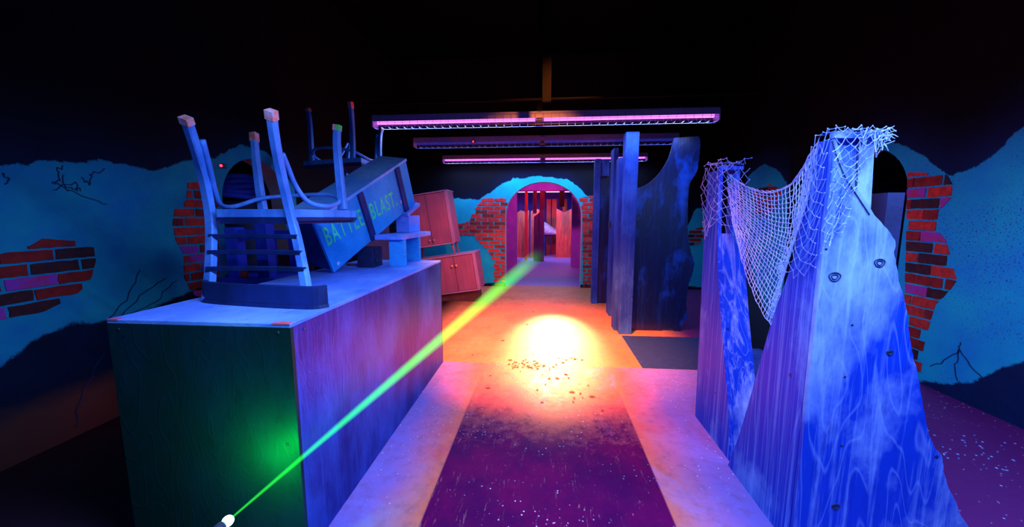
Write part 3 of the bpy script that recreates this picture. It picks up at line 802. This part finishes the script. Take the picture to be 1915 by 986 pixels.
bm = B(); box(bm, (.905, 5.36, 1.25), (.93, 5.44, 1.34), bev=.004); obj('bracket', bm, M['metal'], t, 'small bracket on the plank')

# ------------------------------------------------------------------ tall pale pillars with the V gap
def on_line_x(X, P): return [on('x', X, *p) for p in P]
t = thing('plywood_pillar', 'tallest pale blue plywood pillar with a wavy cut edge, nearest the camera on the right', 'pillar', (1.5, 1.6, 0), group='pale plywood pillars')
XP, YP = 1.06, 1.545
# side plank facing the path: triangle widening to the floor
lp = [Vector((XP, YP, 0)), Vector((XP, YP, 1.722)), Vector((XP, 1.595, 1.722)), Vector((XP, 1.625, 1.45)), Vector((XP, 1.71, 1.15)), Vector((XP, 1.802, .90)), Vector((XP, 1.93, .43)), Vector((XP, 1.99, .23)), Vector((XP, 2.075, 0))]
bm = B(); prism(bm, lp, (.03, 0, 0)); obj('side_board', bm, M['prop_side'], t)
YB = YP - .004
edge = smooth(poly_y(YB, [(1580, 330), (1600, 362), (1626, 402), (1650, 428), (1664, 448), (1664, 470), (1668, 500), (1672, 530), (1684, 560), (1690, 610), (1696, 650), (1706, 690), (1716, 740), (1724, 790), (1736, 825), (1752, 850), (1757, 885), (1775, 925), (1783, 950), (1805, 984)]), 4)
edge = [e + Vector((rr.uniform(-.003, .003), 0, rr.uniform(-.003, .003))) for e in edge]
fl = [Vector((XP, YB, 0)), Vector((XP, YB, on('y', YB, 1555, 262).z)), on('y', YB, 1556, 264), on('y', YB, 1566, 296)] + edge + [Vector((edge[-1].x + .02, YB, .1)), Vector((edge[-1].x + .03, YB, 0))]
bm = B(); prism(bm, [p for p in fl], (0, -.02, 0)); fb = obj('front_board', bm, M['prop'], t)
bm = B(); zt = on('y', YB, 1600, 249).z
pb = [Vector((XP + .032, YB + .004, .6)), Vector((XP + .032, YB + .004, zt)), on('y', YB + .004, 1637, 249), on('y', YB + .004, 1628, 402), Vector((1.25, YB + .004, .6))]
prism(bm, pb, (0, .02, 0)); obj('rear_board', bm, M['prop'], t)
bm = B()   # top cap and a seam batten
prism(bm, [Vector((XP, YB - .02, zt)), on('y', YB, 1640, 249) - Vector((0, .02, 0)), on('y', YB, 1640, 249) + Vector((0, .07, 0)), Vector((XP, 1.60, zt))], (0, 0, -.02))
obj('cap', bm, M['prop'], t)
bm = B()
kx = on('y', YB - .02, 1607, 300)
strip(bm, [(on('y', YB, 1606, 254).x, on('y', YB, 1606, 254).z), (on('y', YB, 1601, 372).x, on('y', YB, 1601, 372).z)], lambda s, z: Vector((s, YB + .0035, z)), .006, Vector((0, -.003, 0)), 0)
obj('board_seam', bm, M['black_wood'], t)
def knot(px, py, r):
    bm = B(); c = on('y', YB - .0205, px, py)
    for k, (rad, tw) in enumerate(((r, .0022), (r * .55, .002))):
        pts = [c + Vector((rad * 1.2 * cos(a) * (1 + .1 * sin(3 * a)), 0, rad * sin(a))) for a in [2 * pi * i / 22 for i in range(22)]]
        sweep(bm, pts, tw, closed=True, up=(0, 1, 0))
    obj('knot', bm, M['crack'], fb)
knot(1561, 518, .017); knot(1645, 492, .015); knot(1664, 660, .009); knot(1563, 948, .012)
bm = B()
for a in ((1594, 608), (1574, 834), (1545, 466), (1500, 925), (1580, 705), (1453, 648), (1480, 840)):
    if a[0] < 1520: continue
    c = on('y', YB - .0205, *a); lathe(bm, [(.004, 0), (.004, -.001), (.002, -.0015)], c, 'y', 8)
obj('screw_holes', bm, M['black'], fb)
bm = B()   # dark line put in for the shadow at the front board's cut edge
sweep(bm, smooth([on('y', YB - .021, *p) for p in ((1556, 264), (1566, 296), (1580, 330), (1600, 362), (1626, 402))], 5), .0024); obj('shadow_gap', bm, M['black_wood'], fb)
# rear braces so that the pillar stands
bm = B(); box(bm, (1.30, YB + .02, 0), (1.36, YB + .10, 1.5)); box(bm, (1.30, YB + .10, 0), (1.36, YB + .5, .06)); obj('brace', bm, M['black_wood'], t)

t = thing('plywood_pillar', 'narrower blue plywood pillar farther along the path, holding the other end of the net', 'pillar', (1.15, 2.45, 0), group='pale plywood pillars')
XQ = 1.085
lq = [Vector((XQ, 2.11, 0)), Vector((XQ, 2.12, .04)), Vector((XQ, 2.17, .30)), Vector((XQ, 2.30, .68)), Vector((XQ, 2.40, 1.0)), Vector((XQ, 2.46, 1.30)), Vector((XQ, 2.50, 1.715)), Vector((XQ, 2.66, 1.725)), Vector((XQ, 2.655, 1.36)), Vector((XQ, 2.61, 0))]
bm = B(); prism(bm, lq, (.025, 0, 0)); obj('side_board', bm, M['prop_side'], t)
bm = B()   # slanted closing board that faces back towards the camera
rows = lq[1:6]
quad = [(r, r + Vector((.175, .02, 0))) for r in rows]
for (a, b), (c, d) in zip(quad, quad[1:]):
    prism(bm, [a + Vector((.0255, 0, 0)), b, d, c + Vector((.0255, 0, 0))], (0, .022, .004))
obj('closing_board', bm, M['prop'], t)
bm = B(); box(bm, (XQ, 2.50, 1.70), (XQ + .15, 2.66, 1.722)); box(bm, (XQ + .12, 2.56, 0), (XQ + .16, 2.62, 1.70)); obj('rear_frame', bm, M['prop_side'], t)

# crumpled cloths behind the gap
def crumple(name, mat, c, r, label, seed, cat='cloth'):
    bm = B(); bmesh.ops.create_icosphere(bm, subdivisions=5, radius=1)
    for v in bm.verts:
        n = v.co.copy()
        k = 1 + .22 * mnoise.noise(n * 1.6 + Vector((seed, 0, 0))) + .22 * abs(mnoise.noise(n * 3.0 + Vector((0, seed, 0)))) + .06 * abs(mnoise.noise(n * 8 + Vector((0, 0, seed))))
        v.co = Vector((n.x * r[0] * k, n.y * r[1] * k, n.z * r[2] * k)) + Vector(c)
        if v.co.z < .004: v.co.z = .004
    return tag(obj(name, bm, mat, sm=True), label, cat)
crumple('crumpled_cloth', M['cloth'], (1.36, 2.30, .21), (.13, .15, .22), 'pale blue crumpled cloth stuffed on the floor between the two plywood pillars', 2.3)
crumple('crumpled_sheet', M['cloth_dark'], (1.56, 2.72, .22), (.20, .18, .22), 'dark crumpled sheet on the floor behind the plywood pillars', 5.1)

bm = B(); prism(bm, [on('y', 3.0, *p) for p in ((1366, 436), (1390, 440), (1402, 490), (1418, 545), (1436, 590))] + [Vector((1.84, 3.0, .45)), Vector((1.84, 3.0, 0)), Vector((1.46, 3.0, 0))], (0, .03, 0))
tag(obj('black_board', bm, M['black']), 'black slanted board standing in the gap behind the net and both pillars', 'board')
# ------------------------------------------------------------------ net
def cord(bm, a, b, r):
    d = b - a
    if d.length < 1e-5: return
    d.normalize(); s = d.cross(Vector((.3, .2, 1)));
    if s.length < 1e-4: s = d.cross(Vector((1, 0, 0)))
    s.normalize(); w = s.cross(d)
    A = [bm.verts.new(a + (s * cos(2 * pi * k / 4) + w * sin(2 * pi * k / 4)) * r) for k in range(4)]
    Bv = [bm.verts.new(b + (s * cos(2 * pi * k / 4) + w * sin(2 * pi * k / 4)) * r) for k in range(4)]
    for k in range(4): bm.faces.new((A[k], A[(k + 1) % 4], Bv[(k + 1) % 4], Bv[k]))
def kn(bm, c, r):
    bmesh.ops.create_icosphere(bm, subdivisions=1, radius=r, matrix=Matrix.Translation(c))
bm = B()
rn = random.Random(11)
def net_patch(fn, nu, nv, r, diamond=False, jit=.004, drop=0.0):
    G = [[fn(i / nu, j / nv) + Vector((rn.uniform(-jit, jit), rn.uniform(-jit, jit), rn.uniform(-jit, jit))) for j in range(nv + 1)] for i in range(nu + 1)]
    def link(a, b):
        if rn.random() < drop: return
        m = (a + b) / 2 + Vector((0, 0, -.10 * (a - b).length)) 
        cord(bm, a, m, r); cord(bm, m, b, r)
    for i in range(nu + 1):
        for j in range(nv + 1):
            if diamond and (i + j) % 2: continue
            kn(bm, G[i][j], r * 1.9)
            if diamond:
                for dj in (-1, 1):
                    if i < nu and 0 <= j + dj <= nv: link(G[i][j], G[i + 1][j + dj])
                    if i > 0 and 0 <= j + dj <= nv: link(G[i][j], G[i - 1][j + dj])
            else:
                if i < nu: link(G[i][j], G[i + 1][j])
                if j < nv: link(G[i][j], G[i][j + 1])
def curve_fn(P):
    P = [Vector(p) for p in P]; S = smooth(P, 12)
    L = [0]
    for a, b in zip(S, S[1:]): L.append(L[-1] + (b - a).length)
    def f(t):
        d = t * L[-1]
        for k in range(1, len(L)):
            if L[k] >= d:
                q = (d - L[k - 1]) / max(1e-9, L[k] - L[k - 1]); return S[k - 1].lerp(S[k], q)
        return S[-1]
    return f
XN = 1.15
topc = curve_fn([on('x', XN + .03, 1360, 322), on('x', XN + .05, 1380, 340), on('x', XN + .06, 1405, 353), on('x', XN + .05, 1440, 359), on('x', XN + .02, 1480, 345), on('x', XN - .03, 1510, 305), on('x', XN - .07, 1535, 262)])
botc = curve_fn([on('x', XN, 1372, 425), on('x', XN + .03, 1383, 470), on('x', XN + .04, 1398, 520), on('x', XN + .02, 1415, 562), on('x', XN, 1430, 592), on('x', XN - .09, 1442, 606)])
lefc = curve_fn([topc(0), on('x', XN + .02, 1364, 370), botc(0)])
rigc = curve_fn([topc(1), on('x', XN - .085, 1510, 372), on('x', XN - .085, 1476, 480), on('x', XN - .09, 1458, 550), botc(1)])
def coons(u, v):
    a = topc(u) * (1 - v) + botc(u) * v + lefc(v) * (1 - u) + rigc(v) * u
    return a - (topc(0) * (1 - u) * (1 - v) + topc(1) * u * (1 - v) + botc(0) * (1 - u) * v + botc(1) * u * v) + Vector((.05 * sin(pi * u) * sin(pi * v), 0, 0))
net_patch(coons, 26, 26, .0021, jit=.003)
# bunched upper hem
for k in range(3):
    P = [topc(i / 40) + Vector((.006 * sin(i * .9 + k * 2), .004 * k, .007 * cos(i * 1.1 + k * 2))) for i in range(41)]
    for a, b in zip(P, P[1:]): cord(bm, a, b, .0024)
# wrap over the far pillar
def wrapfar(u, v):      # u around, v down
    a = 1.72 - .42 * v * (1 + .12 * sin(u * 9))
    if u < .5: return Vector((XQ - .012 - .012 * sin(v * 5 + u * 8), 2.69 - (u / .5) * .20 - .04 * v * u, a + .012))
    return Vector((XQ - .01 + (u - .5) * 2 * .19, 2.49 - .03 * v + .01 * sin(v * 7), a + .012 - .06 * (u - .5)))
net_patch(wrapfar, 14, 14, .0017, True, .006)
def capfar(u, v): return Vector((XQ - .015 + u * .19, 2.47 + v * .22, 1.745 + .012 * sin(u * 9) + .01 * cos(v * 8)))
net_patch(capfar, 8, 8, .0021, True, .008)
# wrap over the near pillar: front face and side face
def wrapnear(u, v):
    w = .052 + .10 * (1 - v) ** 1.5
    return Vector((XP - .006 + u * (w + .02), YB - .029 - .006 * sin(u * 9 + v * 6), 1.735 - v * (.46 - .1 * u)))
net_patch(wrapnear, 8, 22, .0014, True, .006, .05)
def wrapside(u, v): return Vector((XP - .010 - .004 * sin(v * 9), 1.535 + u * (.075 + .14 * v), 1.738 - v * .52 - .06 * sin(u * 3)))
net_patch(wrapside, 8, 22, .0014, True, .005)
def capnear(u, v):
    x1_ = on('y', YB, 1640, 249).x
    return Vector((XP - .01 + u * (x1_ - XP + .015), YB - .035 + v * .10, zt + .008 + .006 * sin(u * 12 + v * 4)))
net_patch(capnear, 12, 6, .0014, True, .005)
def fringe(u, v):
    x1_ = on('y', YB, 1640, 249).x
    return Vector((XP + .08 + u * (x1_ - XP - .07), YB - .030 - .004 * sin(u * 14), zt + .004 - v * .05 * (1.2 + sin(u * 11))))
net_patch(fringe, 10, 4, .0014, True, .005, .12)
for _ in range(26):
    x1_ = on('y', YB, 1640, 249).x
    a = Vector((x1_ + rn.uniform(-.02, .006), YB - .03, zt - rn.uniform(-.005, .06))); b = a + Vector((rn.uniform(-.005, .03), rn.uniform(-.02, .01), rn.uniform(-.02, .02))); c = b + Vector((rn.uniform(-.01, .02), rn.uniform(-.01, .01), rn.uniform(-.02, .02)))
    cord(bm, a, b, .0016); cord(bm, b, c, .0014)
for _ in range(26):
    a = rigc(rn.uniform(.55, .72)) + Vector((-.012, 0, 0)); b = a + Vector((rn.uniform(-.01, .005), rn.uniform(.0, .05), rn.uniform(-.015, .025)))
    cord(bm, a, b, .0015)
tag(obj('cargo_net', bm, M['net']), 'pale knotted rope net draped between the two plywood pillars', 'net')

# ------------------------------------------------------------------ things behind the arches
def plank(name, lo, hi, mat, label, cat='board', rotz=0, tilt=0, group=None, top=None):
    lo = Vector(lo); hi = Vector(hi); c = Vector(((lo.x + hi.x) / 2, (lo.y + hi.y) / 2, lo.z))
    t_ = Matrix.Translation(c) @ Matrix.Rotation(rotz, 4, 'Z') @ Matrix.Rotation(tilt, 4, 'Y')
    bm = B(); w = (hi.x - lo.x) / 2; d = (hi.y - lo.y) / 2; h = hi.z - lo.z
    tops = top or [1, 1]
    pts = [Vector((-w, -d, 0)), Vector((w, -d, 0))] + [Vector((w - 2 * w * k / (len(tops) - 1), -d, h * tv)) for k, tv in enumerate(tops)]
    prism(bm, pts, (0, 2 * d, 0)); bm.transform(t_)
    o = obj(name, bm, mat); tag(o, label, cat, group); return o
# right alcove and right wall
plank('blue_board', (2.28, 3.55, 0), (2.42, 3.6, 1.98), M['blue_board'], 'tall blue board standing behind the net beside the tallest pillar', top=[1, .97, 1.0, .9])
# left alcove: pallets and a dark bundle
t = thing('wooden_trestle', 'blue wooden trestle frame seen through the slats of the upturned chair', 'trestle', (-2.45, 3.05, 0))
for (a, b) in (((-2.65, 2.9, 0), (-2.55, 3.0, 1.32)), ((-2.38, 2.9, 0), (-2.28, 3.0, 1.40)), ((-2.65, 3.3, 0), (-2.55, 3.38, 1.3)), ((-2.38, 3.3, 0), (-2.28, 3.38, 1.3))):
    bm = B(); box(bm, a, b, bev=.004); obj('leg', bm, M['blue_board'], t)
bm = B(); box(bm, (-2.70, 2.86, .86), (-2.22, 3.42, .90), bev=.004); obj('shelf', bm, M['blue_board'], t)
bm = B(); box(bm, (-2.55, 2.92, 1.22), (-2.38, 2.98, 1.30)); obj('rail', bm, M['blue_board'], t)
bm = B(); box(bm, (-2.55, 3.31, 1.2), (-2.38, 3.37, 1.28)); obj('rail', bm, M['blue_board'], t)
bm = B(); lathe(bm, [(.03, .901), (.033, .905), (.026, .96), (.02, .962)], (-2.50, 2.90, .001), 'z', 14); lathe(bm, [(.022, .962), (.022, .985), (.01, .99)], (-2.50, 2.90, .001), 'z', 14, 1)
tag(obj('plastic_cup', bm, [M['red_plastic'], M['cloth_white']]), 'small red and white plastic cup on the trestle shelf', 'cup')
bm = B(); 
for k in range(5):
    P = [Vector((-3.65 + (.28 - .02 * k) * cos(a), 4.3 + (.30 - .02 * k) * sin(a), 1.645 + .055 * k + .012 * sin(a * 3 + k))) for a in [2 * pi * i / 28 for i in range(28)]]
    sweep(bm, P, .032, closed=True)
tag(obj('coiled_hose', bm, M['blue_board'], sm=True), 'dark blue coiled hose heaped inside the left archway', 'hose')
t = thing('storage_drum', 'dark drum standing inside the left archway', 'drum', (-3.65, 4.3, 0))
bm = B(); lathe(bm, [(.30, 0), (.31, .02), (.31, .78), (.325, .80), (.31, .82), (.31, 1.56), (.29, 1.585)], (-3.65, 4.3, 0), 'z', 28); obj('shell', bm, M['black_wood'], t)
bm = B(); lathe(bm, [(.29, 1.585), (.29, 1.588), (.02, 1.588)], (-3.65, 4.3, 0), 'z', 28); obj('lid', bm, M['metal'], t)

# far room boards
rb = 'boards in the far room'
z_ = lambda py, y: 1.41 + (405 - py) * y / 700.0
plank('red_board', (-.95, 12.9, 0), (-.52, 12.94, 1.62), M['red_board'], 'left red cut-out board in the room beyond the archway', group=rb, top=[1, .97, 1.0, .94])
plank('red_board', (-.46, 12.8, 0), (-.17, 12.84, 1.64), M['red_board'], 'narrow red cut-out board right of the left red board, beyond the archway', group=rb, top=[1, 1.02, .96])
plank('dark_board', (-.14, 11.8, 0), (.0, 11.86, 2.45), M['purple_board'], 'dark tall post board in the middle of the far room', group=rb)
plank('dark_board', (-.33, 11.9, 0), (-.14, 11.94, 1.55), M['purple_board'], 'dark purple short board left of the tall dark post beyond the archway', group=rb, top=[1, .9])
plank('dark_board', (-.62, 12.0, 0), (-.53, 12.05, 2.45), M['red_board'], 'slim red post left in the far room', group=rb)
plank('dark_board', (-.36, 11.95, 1.5), (-.24, 11.99, 2.45), M['purple_board'], 'dark purple plank above the short board in the far room', group=rb)
bpy.data.objects[-1] if False else None
plank('red_board', (.41, 13.0, 0), (1.2, 13.05, 1.68), M['red_board'], 'broad right red cut-out board in the room beyond the archway', group=rb, top=[.9, 1.0, .92, 1.0])
for k, (xa, xb) in enumerate(((.08, .24), (.28, .46), (.68, .84))):
    plank('red_plank', (xa, 14.2, 0), (xb, 14.24, 2.05), M['red_board'], ['narrow red plank left of the others on the back wall', 'red plank between two others on the back wall of the far room', 'red plank at the right on the back wall of the far room'][k], group='red planks at the back')
plank('hanging_banner', (.47, 12.15, 1.72), (.63, 12.17, HC), M['black'], 'black banner hanging in front of the violet tube in the far room', 'banner', top=[1, 1])
t = thing('covered_table', 'small dark table with a white sheet sloping off it, far beyond the archway', 'table', (.25, 13.6, 0))
bm = B(); box(bm, (.02, 13.4, .72), (.55, 13.8, .76)); obj('tabletop', bm, M['black_wood'], t)
for xx in (.04, .49):
    for yy in (13.42, 13.74):
        bm = B(); box(bm, (xx, yy, 0), (xx + .04, yy + .04, .72)); obj('leg', bm, M['black_wood'], t)
bm = B(); NS = 22; Gs = []
for i in range(NS + 1):
    row = []
    for j in range(NS + 1):
        u, v = i / NS, j / NS
        row.append(bm.verts.new(Vector((.0 + .58 * u, 13.36 + .42 * v, .80 + .42 * (1 - u) * (.55 + .45 * v) + .05 * u * v + .05 * abs(mnoise.noise(Vector((u * 5, v * 5, 3))))))))
    Gs.append(row)
for i in range(NS):
    for j in range(NS): bm.faces.new((Gs[i][j], Gs[i + 1][j], Gs[i + 1][j + 1], Gs[i][j + 1]))
ext = bmesh.ops.extrude_face_region(bm, geom=list(bm.faces))
for g in ext['geom']:
    if isinstance(g, bmesh.types.BMVert): g.co.z = .7605
bmesh.ops.recalc_face_normals(bm, faces=bm.faces[:])
tag(obj('white_sheet', bm, M['cloth_white'], sm=True), 'white crumpled sheet heaped on the dark table beyond the archway', 'sheet')

# ------------------------------------------------------------------ small things
def led_box(c, label):
    t = thing('signal_lamp', label, 'lamp', c, group='tiny red signal lamps')
    c = Vector(c)
    bm = B(); box(bm, c + Vector((-.025, .0, -.02)), c + Vector((.025, .035, .02)), bev=.004); obj('housing', bm, M['metal'], t)
    bm = B(); bmesh.ops.create_uvsphere(bm, u_segments=12, v_segments=8, radius=.012, matrix=Matrix.Translation(c + Vector((0, -.004, 0)))); obj('led', bm, M['led_red'], t, 'glowing red light', True)
led_box(on('y', 5.40, 885, 265), 'tiny red signal lamp on the dim second tube light')
c = on('x', XL + .06, 414, 310); led_box((c.x, c.y, c.z), 'tiny red signal lamp by the left archway')
# conduit under the ceiling
bm = B(); a = on('y', 3.6, 690, 195); b = on('y', 3.6, 1010, 185)
sweep(bm, [(-1.9, 3.6, a.z), (1.9, 3.6, b.z)], .011); box(bm, (-.03, 3.58, a.z - .02), (.05, 3.63, HC))
struct(obj('trim_1', bm, M['soot']))
# dry scraps on the path
bm = B()
rd = random.Random(5)
for (cx_, cy_, n_, sx_, sy_) in ((-.15, 3.42, 46, .10, .05), (.30, 3.62, 10, .06, .04), (.05, 3.1, 16, .25, .25), (.28, 2.85, 5, .06, .04), (-.1, 4.6, 8, .3, .6)):
    for _ in range(n_):
        c = Vector((rd.gauss(cx_, sx_), rd.gauss(cy_, sy_), .002)); s = rd.uniform(.006, .018); a = rd.uniform(0, pi)
        p = [c + Vector((s * cos(a + k * 2 * pi / 5) * (1.6 if k % 2 else .8), s * sin(a + k * 2 * pi / 5), rd.uniform(0, .004))) for k in range(5)]
        prism(bm, p, (0, 0, .002))
o = tag(obj('dry_scraps', bm, M['leaf']), 'dry brown scraps scattered on the bright middle of the path', 'debris'); o['kind'] = 'stuff'
# chips on the floor at right
bm = B()
for _ in range(60):
    c = Vector((rd.gauss(2.55, .22), rd.gauss(2.35, .18), .001)); s = rd.uniform(.003, .008); a = rd.uniform(0, pi)
    prism(bm, [c + Vector((s * cos(a + k * pi / 2), s * sin(a + k * pi / 2), 0)) for k in range(4)], (0, 0, .002))
o = tag(obj('paint_chips', bm, M['net']), 'pale paint chips scattered on the floor by the right wall', 'debris'); o['kind'] = 'stuff'

# ------------------------------------------------------------------ laser
E0 = on('y', 1.0, 426, 975); E1 = on('y', 8.2, 1012, 473); D = (E1 - E0); LB = D.length; D.normalize()
rot = D.to_track_quat('Z', 'Y').to_matrix()
t = thing('laser_emitter', 'small black laser head with a glowing green lens in front of the platform', 'laser', E0, rot.to_4x4())
bm = B(); lathe(bm, [(.008, -.075), (.016, -.072), (.016, -.02), (.012, -.012)], (0, 0, 0), 'z', 16); bm.transform(MW[t.name]); obj('barrel', bm, M['metal'], t)
bm = B(); bmesh.ops.create_uvsphere(bm, u_segments=16, v_segments=10, radius=.0165); bm.transform(MW[t.name]); obj('lens', bm, M['led_green'], t, 'glowing green-white lens', True)
q = E0 - D * .05
bm = B(); sweep(bm, [q + Vector((0, 0, -.014)), Vector((q.x, q.y, .01))], .007); obj('stand', bm, M['metal'], t)
bm = B(); lathe(bm, [(.09, 0), (.09, .008), (.02, .014)], (q.x, q.y, 0), 'z', 24); obj('foot', bm, M['metal'], t)
l = bpy.data.lights.new('laser_glow', 'POINT'); l.energy = P_GREEN; l.color = (.0, 1.0, .06); l.shadow_soft_size = .02
o = bpy.data.objects.new('laser_glow', l); COL.objects.link(o); o.matrix_world = Matrix.Translation(E0 + D * .2 + Vector((-.08, 0, .0))); o.parent = t; o.matrix_parent_inverse = MW[t.name].inverted()
bm = B()
rings = []
for k in range(13):
    tt = k / 12; r = .004 + .19 * tt; rings.append((r, .02 + (LB - .02) * tt))
lathe(bm, rings, (0, 0, 0), 'z', 20)
for f in bm.faces: f.smooth = False
lb = obj('laser_beam', bm, None); lb.data.materials.clear()
lb.matrix_world = Matrix.Translation(E0) @ rot.to_4x4()
q = NT('laser_beam_glow'); X = q.xyz()
for n in list(q.t.nodes):
    if n.type == 'BSDF_PRINCIPLED': q.t.nodes.remove(n)
em = q.n('Emission'); em.inputs[0].default_value = (.02, 1.0, .05, 1)
tz = q.math('DIVIDE', X[2], LB)
rad = q.math('ADD', .004, q.math('MULTIPLY', tz, .19))
rho = q.math('SQRT', q.math('ADD', q.math('POWER', X[0], 2), q.math('POWER', X[1], 2)))
core = q.math('POWER', q.math('SUBTRACT', 1.0, q.math('DIVIDE', rho, rad), clamp=True), .8)
fade = q.math('POWER', q.rng(tz, .12, 1.0, 1, .0), 1.6)
st = q.math('DIVIDE', q.math('MULTIPLY', q.math('MULTIPLY', core, fade), .62), rad)
q.put(em.inputs[1], st)
q.t.links.new(em.outputs[0], q.o.inputs['Volume'])
lb.data.materials.append(q.m)
tag(lb, 'thin green laser beam running diagonally over the path into the archway', 'laser beam')

# ------------------------------------------------------------------ second chair: a copy of the first, parts and sub-parts too
c2 = copy_tree(ch, 'dark upside-down chair behind the stencilled crate, half hidden')
c2.matrix_world = Matrix.Translation((-2.02, 4.1, 1.502)) @ Matrix.Rotation(radians(165), 4, 'Z') @ Matrix.Scale(1.0, 4)
